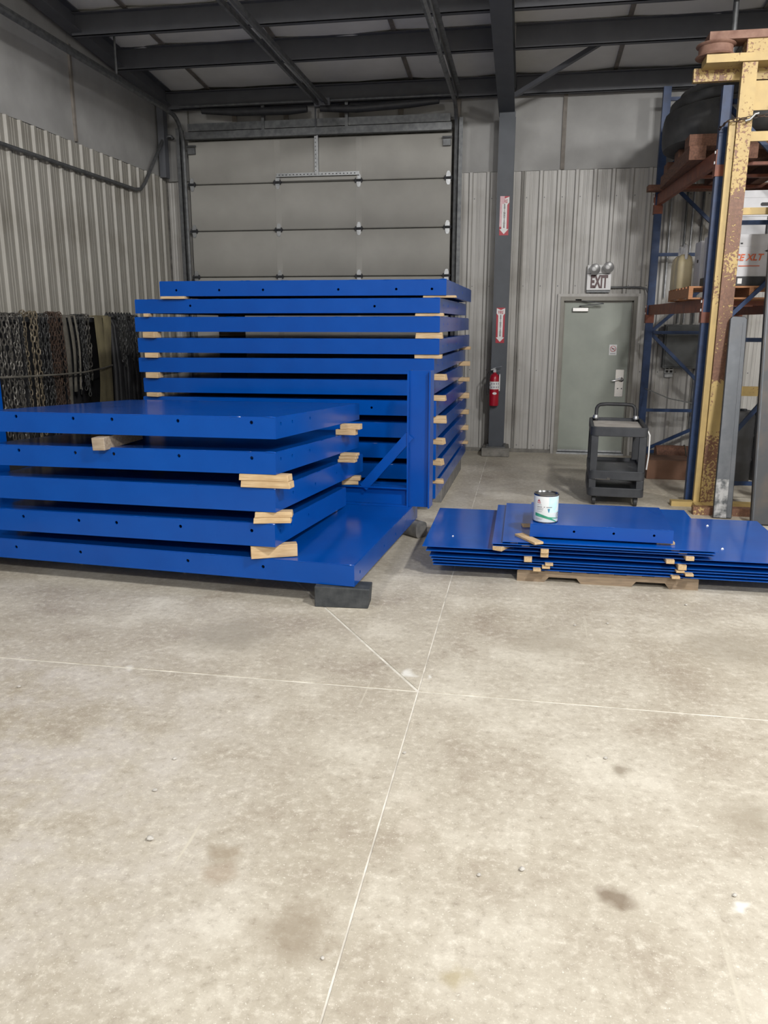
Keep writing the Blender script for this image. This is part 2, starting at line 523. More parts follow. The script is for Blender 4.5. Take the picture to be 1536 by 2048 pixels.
def left_panel(u0, u1, z0, z1):
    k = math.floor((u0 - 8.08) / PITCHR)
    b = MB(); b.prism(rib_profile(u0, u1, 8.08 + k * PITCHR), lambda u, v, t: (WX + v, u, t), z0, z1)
    obj('liner_panel', b, 'liner_shaded', wall_left)

LZ = 3.705
xs = [-0.99, -0.119, DX0]
for a, b_ in zip(xs[:-1], xs[1:]):
    back_panel(a, b_ - 0.003, 0.05, LZ)
back_panel(DX0, DX1, DZ + 0.03, LZ)
x = DX1
while x < 6.9:
    back_panel(x, min(x + 0.9144, 7.0) - 0.003, 0.05, LZ); x += 0.9144
back_panel(-5.08, -4.76, 0.05, LZ - 0.02)
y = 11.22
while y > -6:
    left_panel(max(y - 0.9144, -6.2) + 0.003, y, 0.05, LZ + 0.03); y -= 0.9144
# fixings of the back wall panels
sb = MB()
for z in (1.14, 2.26, 3.38, 0.1):
    for i in range(-5, 30):
        u = 0.11 + i * PITCHR + 0.05
        if u < -0.97 or (DX0 - 0.05 < u < DX1 + 0.05 and z < 2.2):
            continue
        sb.box(u - 0.006, u + 0.006, WY - 0.007, WY - 0.0005, z - 0.006, z + 0.006)
obj('panel_screws', sb, 'galv_dark', wall_back, kind='stuff')
# vinyl faced insulation above the panels, one blanket between seams
def quilt(fn, u0, u1, v0, v1, nu, nv, amp, seed):
    rnd = random.Random(seed)
    ph = rnd.random() * 6
    b = MB(); vs = []; fs = []
    for i in range(nu + 1):
        for j in range(nv + 1):
            s, t = i / nu, j / nv
            d = amp * (sin(pi * s) ** 0.7) * (0.7 + 0.3 * sin(5 * t + ph) + 0.15 * sin(13 * s + 9 * t + ph))
            vs.append(fn(u0 + (u1 - u0) * s, v0 + (v1 - v0) * t, d))
    k = len(vs)
    for i in range(nu + 1):
        for j in range(nv + 1):
            s, t = i / nu, j / nv
            vs.append(fn(u0 + (u1 - u0) * s, v0 + (v1 - v0) * t, -0.02))
    for i in range(nu):
        for j in range(nv):
            a = i * (nv + 1) + j
            q = (a, a + 1, a + nv + 2, a + nv + 1)
            fs.append(q); fs.append(tuple(k + w_ for w_ in reversed(q)))
    def rim(seq):
        for a, c in zip(seq[:-1], seq[1:]):
            fs.append((a, c, k + c, k + a))
    rim([i * (nv + 1) for i in range(nu + 1)]); rim([i * (nv + 1) + nv for i in range(nu + 1)])
    rim(list(range(nv + 1))); rim([nu * (nv + 1) + j for j in range(nv + 1)])
    return b.add(vs, fs)

seams = [-0.99, 0.37, 1.9, 3.4, 4.9, 6.4, 7.0]
for i, (a, c) in enumerate(zip(seams[:-1], seams[1:])):
    b = quilt(lambda u, v, d: (u, WY + 0.02 - d, v), a + 0.004, c - 0.004, LZ + 0.005, 4.86, 10, 6, 0.03, i)
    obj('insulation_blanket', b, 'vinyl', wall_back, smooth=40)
    b = MB(); b.box(c - 0.025, c + 0.025, WY - 0.005, WY + 0.02, LZ + 0.01, 4.7)
    obj('seam_tape', b, 'tape', wall_back)
b = quilt(lambda u, v, d: (u, WY + 0.02 - d, v), -5.08, -4.75, LZ, 4.86, 5, 6, 0.02, 9)
obj('insulation_blanket', b, 'vinyl', wall_back, smooth=40)
hs = [-4.72, -4.05, -3.32, -2.55, -1.75, -0.995]
for i, (a, c) in enumerate(zip(hs[:-1], hs[1:])):
    b = quilt(lambda u, v, d: (u, WY + 0.0 - d, v), a + 0.004, c - 0.004, 4.36, 4.86, 8, 6, 0.05, 20 + i)
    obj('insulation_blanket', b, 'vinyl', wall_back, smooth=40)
    b = MB(); b.box(c - 0.03, c + 0.03, WY - 0.03, WY + 0.01, 4.36, 4.66)
    obj('seam_tape', b, 'tape', wall_back)
ls = [11.2, 8.92, 7.4, 5.9, 4.4, 2.9, 1.4, -0.1, -3, -6.2]
for i, (c, a) in enumerate(zip(ls[:-1], ls[1:])):
    b = quilt(lambda u, v, d: (WX - 0.02 + d, u, v if v < 4.5 else roof_z(u) + 0.02), a + 0.004, c - 0.004, LZ + 0.035, 4.9, 10, 6, 0.03, 40 + i)
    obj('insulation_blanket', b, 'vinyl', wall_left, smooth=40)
    b = MB(); b.box(WX - 0.02, WX + 0.008, a - 0.02, a + 0.02, LZ + 0.05, 4.75)
    obj('seam_tape', b, 'tape', wall_left)
# ceiling: roof deck, sagging blankets, purlins and rafter
rd = MB()
rd.add([(-5.4, 11.5, roof_z(11.5) + .02), (7.2, 11.5, roof_z(11.5) + .02), (7.2, -6.4, roof_z(-6.4) + .02), (-5.4, -6.4, roof_z(-6.4) + .02),
        (-5.4, 11.5, roof_z(11.5) + .12), (7.2, 11.5, roof_z(11.5) + .12), (7.2, -6.4, roof_z(-6.4) + .12), (-5.4, -6.4, roof_z(-6.4) + .12)],
       [(0, 1, 2, 3), (7, 6, 5, 4), (0, 4, 5, 1), (1, 5, 6, 2), (2, 6, 7, 3), (3, 7, 4, 0)])
ceiling = struct('ceiling', rd, 'vinyl')
PY = [11.1, 9.76, 8.83, 7.45, 6.1, 4.7, 3.3, 1.9, 0.5, -1, -2.5, -4, -5.5]
PB = {11.1: (4.59, 4.80), 9.76: (4.715, 4.94), 8.83: (4.79, 5.00)}
cs = [-5.05, -4.36, -3.0, -1.6, -0.33, 0.95, 2.3, 3.7, 5.2, 6.98]
for i, (a, c) in enumerate(zip(cs[:-1], cs[1:])):
    for j, (y1, y0) in enumerate(zip(PY[:5], PY[1:6])):
        b = quilt(lambda u, v, d: (u, v, roof_z(v) + 0.005 - d), a + 0.004, c - 0.004, y0 + 0.03, y1 - 0.03, 6, 6, 0.035, 60 + i * 7 + j)
        obj('insulation_blanket', b, 'vinyl_roof_lightened', ceiling, smooth=40)
        b = MB(); b.bar((c, y0, roof_z(y0) - 0.012), (c, y1, roof_z(y1) - 0.012), 0.05, 0.012)
        obj('seam_tape', b, 'tape', ceiling)
def purlin(y, x0, x1):
    z0, z1 = PB.get(y, (roof_z(y) - 0.23, roof_z(y) - 0.02))
    b = MB()
    b.box(x0, x1, y - 0.004, y + 0.004, z0, z1)
    b.box(x0, x1, y - 0.004, y + 0.07, z0, z0 + 0.008)
    b.box(x0, x1, y - 0.07, y + 0.004, z1 - 0.008, z1)
    b.box(x0, x1, y + 0.062, y + 0.07, z0, z0 + 0.025)
    obj('purlin', b, 'steel_dark', ceiling)
for y in PY:
    purlin(y, -5.0, -0.47); purlin(y, -0.25, 6.9)
def ibeam(mb, p, q, d, bf, tf=0.012, tw=0.009):
    """I section from p to q, web vertical"""
    p, q = Vector(p), Vector(q)
    upv = Vector((0, 0, 1))
    mb.bar(p, q, tw, d - 2 * tf)
    dirv = (q - p).normalized(); n = dirv.cross(upv).cross(dirv).normalized()
    for s in (-1, 1):
        o = n * (d / 2 - tf / 2) * s
        mb.bar(p + o, q + o, bf, tf)
b = MB(); ibeam(b, (-0.355, 11.05, 4.5), (-0.355, -6.1, 4.5 + 0.087 * 17.15), 0.36, 0.2)
obj('rafter', b, 'column_paint', ceiling)
b = MB(); ibeam(b, (-4.96, 11.05, 4.73), (-4.96, -6.1, 4.73 + 0.087 * 17.15), 0.2, 0.16)
obj('rafter', b, 'steel_dark', ceiling)
b = MB(); b.bar((-0.25, 10.6, 4.46), (0.92, 10.0, 4.93), 0.05, 0.05)
obj('flange_brace', b, 'steel_dark', ceiling)
for x_, y_ in ((-4.6, 9.0), (-1.02, 9.2), (2.9, 9.4), (2.6, 8.9), (2.35, 9.6)):
    b = MB(); b.tube([(x_, y_, 4.45), (x_, y_, roof_z(y_))], 0.012, 6)
    obj('hanger_rod', b, 'galv_dark', ceiling)
for x_ in (-3.6, -2.45):
    b = MB(); b.box(x_ - 0.02, x_ + 0.02, 11.06, 11.12, 4.28, 4.6)
    obj('hanger_strap', b, 'galv_dark', ceiling)
# column with its concrete footing
col = MB()
cx_ = -0.345
col.box(cx_ - 0.1, cx_ + 0.1, 10.86, 10.872, 0.13, 4.34)
col.box(cx_ - 0.1, cx_ + 0.1, 11.13, 11.142, 0.13, 4.34)
col.box(cx_ - 0.005, cx_ + 0.005, 10.87, 11.14, 0.13, 4.34)
obj('column', col, 'column_paint', wall_back)
b = MB(); b.prism([(-0.19, 10.74), (0.19, 10.74), (0.17, 11.2), (-0.17, 11.2)], lambda u, v, t: (cx_ + u, v, t), 0, 0.12)
obj('concrete_footing', b, 'kerb', wall_back, bev=0.012)
b = MB(); b.box(cx_ - 0.13, cx_ + 0.13, 10.8, 11.16, 0.12, 0.132)
for sx_ in (-1, 1):
    b.tube([(cx_ + sx_ * 0.115, 10.82, 0.12), (cx_ + sx_ * 0.115, 10.82, 0.165)], 0.012, 6)
obj('column_base_plate', b, 'galv_dark', wall_back)
b = MB(); b.box(-5.08, -4.99, 11.0, 11.12, 3.72, 4.66)
obj('corner_post', b, 'steel_dark', wall_left)
b = MB(); b.box(-0.99, DX0 - 0.03, WY - 0.02, WY + 0.02, 0, 0.05); b.box(DX1 + 0.03, 6.9, WY - 0.02, WY + 0.02, 0, 0.05)
struct('baseboard_back', b, 'kerb')

# ---- overhead sectional door (door_1)
d1 = struct('door_1')
GX0, GX1, GY = -4.70, -1.06, 11.12
zt = [4.19, 3.632, 3.018, 2.398, 1.785, 1.17, 0.56, 0.0]
rails = [GX0, -3.43, -2.30, GX1]
for a, c in zip(zt[1:], zt[:-1]):
    b = MB()
    # panel skin with rolled edges at the joints
    prof = [(a + 0.004, 0.0), (a + 0.004, 0.03), (a + 0.018, 0.045), (c - 0.022, 0.045), (c - 0.006, 0.03), (c - 0.006, 0.0)]
    b.prism(prof, lambda u, v, t: (t, GY + 0.045 - v, u), GX0, GX1)
    s = obj('door_section', b, 'garage', d1, smooth=50)
    for u in rails[1:-1]:
        b = MB(); b.box(u - 0.04, u + 0.04, GY - 0.0025, GY + 0.001, a + 0.02, c - 0.025)
        obj('stile', b, 'garage', s)
for z in zt[1:6]:
    for u in (GX0 + 0.035, rails[1], rails[2], GX1 - 0.035):
        h = MB(); y0 = GY - 0.012
        for sg in (1, -1):
            h.prism([(-0.032, 0.012 * sg), (0.032, 0.012 * sg), (0.028, 0.055 * sg), (0.014, 0.085 * sg), (-0.014, 0.085 * sg), (-0.028, 0.055 * sg)], lambda p, q, t: (u + p, t, z + q), y0, y0 + 0.006)
        hg = obj('hinge', h, 'galv', d1)
        k = MB(); k.tube([(u - 0.055, y0 - 0.008, z), (u + 0.055, y0 - 0.008, z)], 0.016, 8)
        k.box(u - 0.045, u - 0.033, y0 - 0.02, y0 + 0.01, z - 0.03, z + 0.03); k.box(u + 0.033, u + 0.045, y0 - 0.02, y0 + 0.01, z - 0.03, z + 0.03)
        obj('hinge_barrel', k, 'black', hg)
b = MB(); b.box(GX0, GX1, GY - 0.09, GY + 0.0, 4.20, 4.235); b.box(GX0, GX1, GY - 0.09, GY - 0.084, 4.235, 4.29); b.box(GX0, GX1, GY - 0.006, GY, 4.235, 4.29)
obj('top_strut', b, 'galv_dark', d1)
b = MB(); b.box(GX0 + 0.02, GX1 - 0.02, GY - 0.04, GY + 0.03, 4.31, 4.405)
obj('header_angle', b, 'galv_dark', d1)
# pull arm and its angle on the top section
b = MB(); b.box(-3.44, -2.29, GY - 0.02, GY - 0.003, 3.70, 3.745); b.box(-3.44, -2.29, GY - 0.05, GY - 0.003, 3.695, 3.700)
obj('perforated_angle', b, 'galv', d1)
b = MB(); b.box(-3.38, -2.32, GY - 0.024, GY - 0.004, 3.645, 3.685)
obj('bracing_strip', b, 'garage', d1)
b = MB(); b.box(-2.90, -2.868, GY - 0.03, GY - 0.01, 3.72, 4.25); b.box(-2.865, -2.845, GY - 0.05, GY - 0.01, 3.70, 4.2)
obj('opener_arm', b, 'galv', d1)
b = MB()
for i in range(22):
    u = -3.41 + i * 0.05
    b.box(u, u + 0.018, GY - 0.0225, GY - 0.02, 3.716, 3.728)
for i in range(9):
    b.box(-2.888, -2.88, GY - 0.0325, GY - 0.03, 3.76 + i * 0.05, 3.775 + i * 0.05)
obj('angle_holes', b, 'black', d1, kind='stuff')
for u in (GX0 + 0.06, GX1 - 0.06):
    b = MB(); b.box(u - 0.05, u + 0.05, GY - 0.05, GY - 0.005, 4.02, 4.10); b.tube([(u - 0.06, GY - 0.05, 4.12), (u + 0.07, GY - 0.05, 4.12)], 0.012, 8)
    obj('top_roller_bracket', b, 'galv_dark', d1)
# tracks: vertical, curved at the head, then overhead
for sx_, x0 in ((-1, GX0 - 0.06), (1, GX1 + 0.06)):
    R = 0.33
    zt_ = 4.47
    path = [(x0, GY - 0.03, 0.0), (x0, GY - 0.03, zt_ - R)]
    for i in range(1, 9):
        t = pi / 2 * i / 8
        path.append((x0, GY - 0.03 - R + R * cos(t), zt_ - R + R * sin(t)))
    path.append((x0, 6.4, zt_ + 0.02))
    b = MB(); b.tube(path, 0.028, 6)
    for i in range(len(path) - 1):
        pass
    obj('door_track', b, 'galv_dark', d1, smooth=50)
    b = MB(); b.box(x0 + sx_ * 0.03, x0 + sx_ * 0.036, GY - 0.06, GY + 0.08, 0, 4.35); b.box(x0 + sx_ * 0.03, x0 + sx_ * 0.085, GY - 0.06, GY - 0.054, 0, 4.35)
    obj('track_angle', b, 'galv_dark', d1)
    b = MB(); b.bar((x0 + sx_ * 0.04, 10.75, zt_ + 0.05), (x0 + sx_ * 0.04, 6.4, zt_ + 0.07), 0.006, 0.06); b.bar((x0 + sx_ * 0.065, 10.75, zt_ + 0.08), (x0 + sx_ * 0.065, 6.4, zt_ + 0.10), 0.05, 0.006)
    obj('track_angle', b, 'galv_dark', d1)
# opener rail: two channels with the chain between, hung to the roof
b = MB(); b.box(-2.83, -2.80, 6.3, 11.0, 4.54, 4.59); obj('opener_rail', b, 'galv_dark', d1)
b = MB(); b.box(-2.71, -2.68, 6.3, 11.0, 4.54, 4.59); obj('opener_rail', b, 'galv_dark', d1)
b = MB(); b.tube([(-2.755, 6.3, 4.575), (-2.755, 11.0, 4.575)], 0.008, 6); obj('opener_chain', b, 'galv', d1)
b = MB(); b.box(-2.86, -2.65, 10.96, 11.04, 4.52, 4.62); b.tube([(-2.87, 11.06, 4.55), (-2.87, 11.06, 4.2)], 0.012, 6); obj('opener_bracket', b, 'steel_dark', d1)
# torsion shaft with its dark drooping cover
b = MB(); b.tube([(GX0 - 0.05, 11.0, 4.60), (GX1 + 0.05, 11.0, 4.60)], 0.016, 8); obj('torsion_shaft', b, 'galv_dark', d1)
b = MB(); b.tube([(-4.42, 10.98, 4.53), (-3.9, 10.98, 4.50), (-3.2, 10.98, 4.49), (-2.96, 10.98, 4.50)], [0.035, 0.05, 0.05, 0.04], 10); obj('torsion_spring', b, 'black', d1, smooth=60)
b = MB(); b.tube([(-2.78, 10.98, 4.50), (-2.3, 10.98, 4.48), (-1.6, 10.98, 4.51), (-1.22, 10.98, 4.53)], [0.04, 0.05, 0.05, 0.035], 10); obj('torsion_spring', b, 'black', d1, smooth=60)

# ---- personnel door (door_2)
d2 = struct('door_2')
b = MB(); b.box(0.485, 1.385, WY + 0.02, WY + 0.065, 0.03, 2.065)
obj('door_slab', b, 'door', d2, bev=0.003)
for nm, bx in (('jamb', (0.44, 0.484, WY - 0.06, WY + 0.1, 0, 2.12)), ('jamb', (1.386, 1.43, WY - 0.06, WY + 0.1, 0, 2.12)), ('head_jamb', (0.4845, 1.3855, WY - 0.06, WY + 0.1, 2.066, 2.12))):
    b = MB(); b.box(*bx); obj(nm, b, 'door_frame', d2)
for bx in ((0.484, 0.50, WY + 0.0, WY + 0.02, 0, 2.066), (1.37, 1.386, WY + 0.0, WY + 0.02, 0, 2.066), (0.484, 1.386, WY + 0.0, WY + 0.02, 2.045, 2.066)):
    b = MB(); b.box(*bx); obj('door_stop', b, 'door_frame', d2)
for bx in ((0.40, 0.44, WY - 0.045, WY + 0.01, 0, 2.119), (1.43, 1.47, WY - 0.045, WY + 0.01, 0, 2.119), (0.40, 1.47, WY - 0.046, WY + 0.01, 2.12, 2.156)):
    b = MB(); b.box(*bx); obj('door_trim', b, 'liner', d2)
b = MB(); b.box(0.484, 1.386, WY - 0.05, WY + 0.1, 0.0, 0.02); obj('threshold', b, 'galv', d2)
b = MB(); b.box(0.49, 1.38, WY + 0.012, WY + 0.02, 0.03, 0.055); obj('door_sweep', b, 'galv', d2)
b = MB(); b.box(1.22, 1.33, WY + 0.012, WY + 0.02, 0.80, 1.165); plate = obj('lock_plate', b, 'chrome', d2, bev=0.002)
b = MB(); b.tube([(1.295, WY + 0.012, 1.03), (1.295, WY - 0.045, 1.03), (1.27, WY - 0.055, 1.03), (1.17, WY - 0.05, 1.015)], [0.02, 0.014, 0.013, 0.012], 10)
b.lathe([(0.034, 0), (0.034, 0.012), (0.022, 0.02)], 16, fn=lambda x, y, z: (1.295 + x, WY + 0.012 - z, 1.03 + y))
obj('lever_handle', b, 'chrome', plate, smooth=40)
for dx in (0.035, 0.085):
    b = MB(); b.lathe([(0.008, 0), (0.008, 0.004)], 8, fn=lambda x, y, z: (1.225 + dx + x, WY + 0.012 - z, 0.91 + y)); obj('screw', b, 'black', plate)
b = MB(); b.box(0.60, 0.81, WY - 0.035, WY + 0.02, 1.925, 1.98); cl = obj('door_closer', b, 'chrome', d2, bev=0.006)
b = MB(); b.bar((0.70, WY - 0.03, 2.0), (0.99, WY - 0.13, 2.025), 0.025, 0.01); b.bar((0.99, WY - 0.13, 2.03), (0.67, WY - 0.03, 2.075), 0.025, 0.01); b.tube([(0.70, WY - 0.02, 1.98), (0.70, WY - 0.02, 2.005)], 0.012, 8); b.box(0.63, 0.71, WY - 0.06, WY + 0.0, 2.068, 2.085)
obj('closer_arm', b, 'galv_dark', cl)

# ================================================================ BLUE DECK FRAMES
def holed(mb, L, H, t, holes, fn, r=0.012):
    """plate L x H x t with round holes; fn(u, v, w) -> xyz"""
    us = [0.0]
    hs_ = sorted(holes)
    vs, fs = [], []
    def quad(a, c, w_, flip):
        k = len(vs)
        vs.extend([fn(a, 0, w_), fn(c, 0, w_), fn(c, H, w_), fn(a, H, w_)])
        fs.append((k, k + 1, k + 2, k + 3) if not flip else (k + 3, k + 2, k + 1, k))
    prev = 0.0
    for (u, v) in hs_:
        a, c = u - 0.03, u + 0.03
        for w_, fl in ((0, False), (t, True)):
            quad(prev, a, w_, fl)
        rings = []
        for w_, fl in ((0, False), (t, True)):
            k = len(vs)
            outer = [(c, v), (c, H), (u, H), (a, H), (a, v), (a, 0), (u, 0), (c, 0)]
            inner = [(u + r * cos(i * pi / 4), v + r * sin(i * pi / 4)) for i in range(8)]
            vs.extend([fn(p, q, w_) for p, q in outer] + [fn(p, q, w_) for p, q in inner])
            for i in range(8):
                j = (i + 1) % 8
                q_ = (k + i, k + j, k + 8 + j, k + 8 + i)
                fs.append(q_ if not fl else q_[::-1])
            rings.append(k + 8)
        for i in range(8):
            j = (i + 1) % 8
            fs.append((rings[0] + i, rings[0] + j, rings[1] + j, rings[1] + i))
        prev = c
    for w_, fl in ((0, False), (t, True)):
        quad(prev, L, w_, fl)
    # edges
    for (p, q) in (((0, 0), (L, 0)), ((L, 0), (L, H)), ((L, H), (0, H)), ((0, H), (0, 0))):
        k = len(vs)
        vs.extend([fn(*p, 0), fn(*q, 0), fn(*q, t), fn(*p, t)])
        fs.append((k, k + 1, k + 2, k + 3))
    mb.v, k0 = mb.v + vs, len(mb.v)
    mb.f += [tuple(i + k0 for i in f) for f in fs]
    return mb


def raw(name, mb, m, parent):
    me = bpy.data.meshes.new(name); me.from_pydata(mb.v, [], mb.f)
    return obj(name, me, m, parent)


def deck_frame(label, loc, yaw, W, D, H, hf=(), hr=(), tx=0.0, ty=0.0, group=None, seed=0):
    """open-bottomed steel deck: local x in [-W, 0], y in [0, D], z in [0, H]; origin at the front right foot"""
    rnd = random.Random(seed)
    root = thing('deck_frame', label, 'steel frame', loc, (tx, ty, yaw), group)
    t = 0.009
    b = MB(); b.box(-W + 0.004, -0.004, 0.004, D - 0.004, H - 0.007, H + 0.001)
    obj('top_plate', b, 'blue', root)
    b = holed(MB(), W, H - 0.004, t, [(W + u, v) for u, v in hf], lambda u, v, q: (u - W, q, v)); raw('front_rail', b, 'blue', root)
    b = holed(MB(), D - 2 * t - 0.002, H - 0.004, t, list(hr), lambda u, v, q: (-q, u + t + 0.001, v)); raw('side_rail', b, 'blue', root)
    b = MB(); b.box(-W, -W + t, t + 0.001, D - t - 0.001, 0, H - 0.004); obj('side_rail', b, 'blue', root)
    b = MB(); b.box(-W, 0, D - t, D, 0, H - 0.004); obj('rear_rail', b, 'blue', root)
    b = MB(); b.box(-W + t, -t, t + 0.001, 0.05, 0, 0.007); obj('front_flange', b, 'blue', root)
    b = MB(); b.box(-0.05, -t - 0.001, 0.052, D - 0.052, 0, 0.007); obj('side_flange', b, 'blue', root)
    for k in (0.33, 0.66):
        b = MB(); b.box(-W + 0.02, -0.02, D * k - 0.004, D * k + 0.004, 0.03, H - 0.008); obj('cross_rib', b, 'blue', root)
    # stitch welds along the plate edge
    b = MB()
    u = 0.12
    while u < W - 0.15:
        L = rnd.uniform(0.05, 0.12)
        pts = [(-W + u + L * i / 5, 0.002 + rnd.uniform(-0.001, 0.001), H - 0.002 + rnd.uniform(-0.001, 0.001)) for i in range(6)]
        b.tube(pts, [0.002] + [rnd.uniform(0.003, 0.0055) for _ in range(4)] + [0.002], 5)
        u += rnd.uniform(0.28, 0.42)
    b.tube([(-0.07, 0.002, H - 0.001), (-0.045, 0.001, H), (-0.02, 0.002, H - 0.001), (-0.003, 0.003, H - 0.002), (-0.001, 0.03, H - 0.002)], [0.002, 0.005, 0.006, 0.006, 0.002], 5)
    u = 0.15
    while u < D - 0.2:
        L = rnd.uniform(0.05, 0.12)
        b.tube([(-0.002, u + L * i / 4, H - 0.002) for i in range(5)], [0.002, 0.005, 0.004, 0.005, 0.002], 5)
        u += rnd.uniform(0.3, 0.45)
    obj('weld_bead', b, 'blue', root, smooth=60, kind='stuff')
    return root


YA = radians(-4.5)
LEFT = {}
def put_left(key, label, X, Y, z, W, D, H, hf, hr, tx, ty):
    o = deck_frame(label, (X, Y, z), YA, W, D, H, hf, hr, tx, ty, 'blue deck frames of the near left stack', seed=sum(map(ord, key)))
    LEFT[key] = (Matrix.Translation((X, Y, z)) @ Euler((tx, ty, YA)).to_matrix().to_4x4(), H)
    return o
hfA = [(-1.87, .105), (-1.43, .1), (-1.14, .1), (-0.665, .1), (-0.16, .1)]
hrA = [(0.08, .09), (0.28, .09), (0.62, .09)]
bf = put_left('base', 'largest, lowest deck frame of the left stack, with welded upright post and brace', -1.005, 4.665, 0.14, 3.935, 1.9, 0.142,
              [(-2.5, .085), (-1.98, .085), (-1.16, .085), (-0.62, .085)], [(0.12, .06), (0.75, .06), (1.1, .06)], 0.0, -0.003)
put_left('f2', 'blue deck frame lying on the large base frame of the near left stack', -1.52, 4.665, 0.374, 2.15, 1.53, 0.15, hfA, hrA, -0.041, -0.012)
put_left('f3', 'blue deck frame without front bolt holes, middle of the near left stack', -1.51, 4.665, 0.603, 2.15, 2.0, 0.152, [], [(0.3, .08), (0.75, .07), (1.25, .08)], -0.045, -0.011)
put_left('f4', 'blue deck frame directly under the topmost one of the near left stack', -1.502, 4.665, 0.846, 2.15, 1.85, 0.14, hfA, hrA, -0.055, -0.016)
put_left('f5', 'topmost blue deck frame of the near left stack, its plate bare and reflective', -1.496, 4.665, 1.069, 2.15, 1.85, 0.135, hfA, hrA, -0.048, -0.012)
# upright, crossbeam and brace welded on the base frame (its local axes)
H0 = 0.142
def upright(x0, sgn, dy=0.0):
    b = MB()
    ztop = 1.26
    b.box(x0, x0 + 0.012, 1.655 + dy, 1.80 + dy, H0 + 0.002, ztop)
    b.box(x0 + 0.178, x0 + 0.19, 1.655 + dy, 1.80 + dy, H0 + 0.002, ztop)
    b.box(x0 + 0.012, x0 + 0.178, 1.70 + dy, 1.71 + dy, H0 + 0.002, ztop)
    obj('upright_post', b, 'blue', bf)
upright(-0.04, 1)
upright(-3.935, -1, -0.30)
b = MB(); b.box(-3.745, -0.041, 1.66, 1.78, H0 + 0.002, H0 + 0.013); b.box(-3.745, -0.041, 1.66, 1.78, H0 + 0.151, H0 + 0.162); b.box(-3.745, -0.041, 1.715, 1.724, H0 + 0.013, H0 + 0.151)
obj('crossbeam', b, 'blue', bf)
b = MB(); b.bar((-0.415, 1.70, H0 + 0.15), (-0.02, 1.70, H0 + 0.60), 0.07, 0.075); obj('diagonal_brace', b, 'blue', bf)

YT = radians(-1.4)
TALL = {}
tall_spec = [  # index from the top: X right, z top, left X, roll, holes, words
    (1, -0.717, 2.151, -3.476, 0.000, [(-2.59, .055), (-2.155, .055), (-1.72, .055), (-0.995, .055), (-0.455, .055), (-0.13, .055)], 'topmost and narrowest blue deck frame of the tall stack by the overhead door'),
    (2, -0.772, 1.990, -3.745, -0.002, [(-2.4, .07), (-0.6, .06)], 'second blue deck frame from the top of the tall stack, two bolt holes in front'),
    (3, -0.769, 1.828, -3.757, -0.003, [], 'third blue deck frame from the top of the tall stack'),
    (4, -0.770, 1.630, -3.740, -0.003, [], 'fourth blue deck frame from the top of the tall stack'),
    (5, -0.815, 1.452, -3.744, -0.007, [], 'fifth blue deck frame from the top of the tall stack, just above the upright post'),
    (6, -0.838, 1.256, -3.707, -0.007, [], 'sixth blue deck frame from the top of the tall stack, first behind the upright post'),
    (7, -0.790, 1.067, -3.72, -0.004, [(-0.61, .07)], 'seventh blue deck frame from the top of the tall stack, one bolt hole in front'),
    (8, -0.787, 0.859, -3.72, -0.003, [], 'eighth blue deck frame from the top of the tall stack'),
    (9, -0.785, 0.662, -3.72, -0.002, [], 'ninth blue deck frame from the top of the tall stack'),
    (10, -0.785, 0.463, -3.72, -0.001, [], 'second blue deck frame from the bottom of the tall stack'),
    (11, -0.782, 0.286, -3.72, 0.0, [], 'lowest blue deck frame of the tall stack, resting on grey timbers'),
]
for n, xr, ztop, xl, ty, hf, lab in tall_spec:
    Ht = 0.138 if n != 2 else 0.13
    D = 2.9 if n > 3 else (2.75 if n == 3 else 2.4)
    Y0 = 7.3
    deck_frame(lab, (xr, Y0, ztop - Ht), YT, xr - xl, D, Ht, hf, [(0.25, .07), (0.6, .07), (1.4, .07)], 0.0, ty, 'blue deck frames of the tall stack', seed=n)
    TALL[n] = (Matrix.Translation((xr, Y0, ztop - Ht)) @ Euler((0, ty, YT)).to_matrix().to_4x4(), Ht)


def plane_z(fr, x, y, top):
    mt, H_ = fr
    n = mt.to_3x3() @ Vector((0, 0, 1))
    p = mt @ Vector((0, 0, H_ + 0.002 if top else 0))
    return p.z - (n.x * (x - p.x) + n.y * (y - p.y)) / n.z


# ---------------------------------------------------------------- lumber spacers
def stick(label, x, y, z0, z1, L, Wd, yaw, m='wood', group=None, tilt=(0, 0), cut=0.0, name='wood_spacer'):
    """block whose long side L lies along its local x; origin at the centre of the foot"""
    h = z1 - z0
    b = MB()
    b.prism([(-L / 2, 0), (L / 2 - 0.0, 0), (L / 2 - cut, h), (-L / 2 + cut, h)], lambda u, v, t: (u, t, v), -Wd / 2, Wd / 2)
    o = obj(name, b, m, None, (x, y, z0), (tilt[0], tilt[1], yaw), bev=0.003)
    return tag(o, label, 'wood block', group)


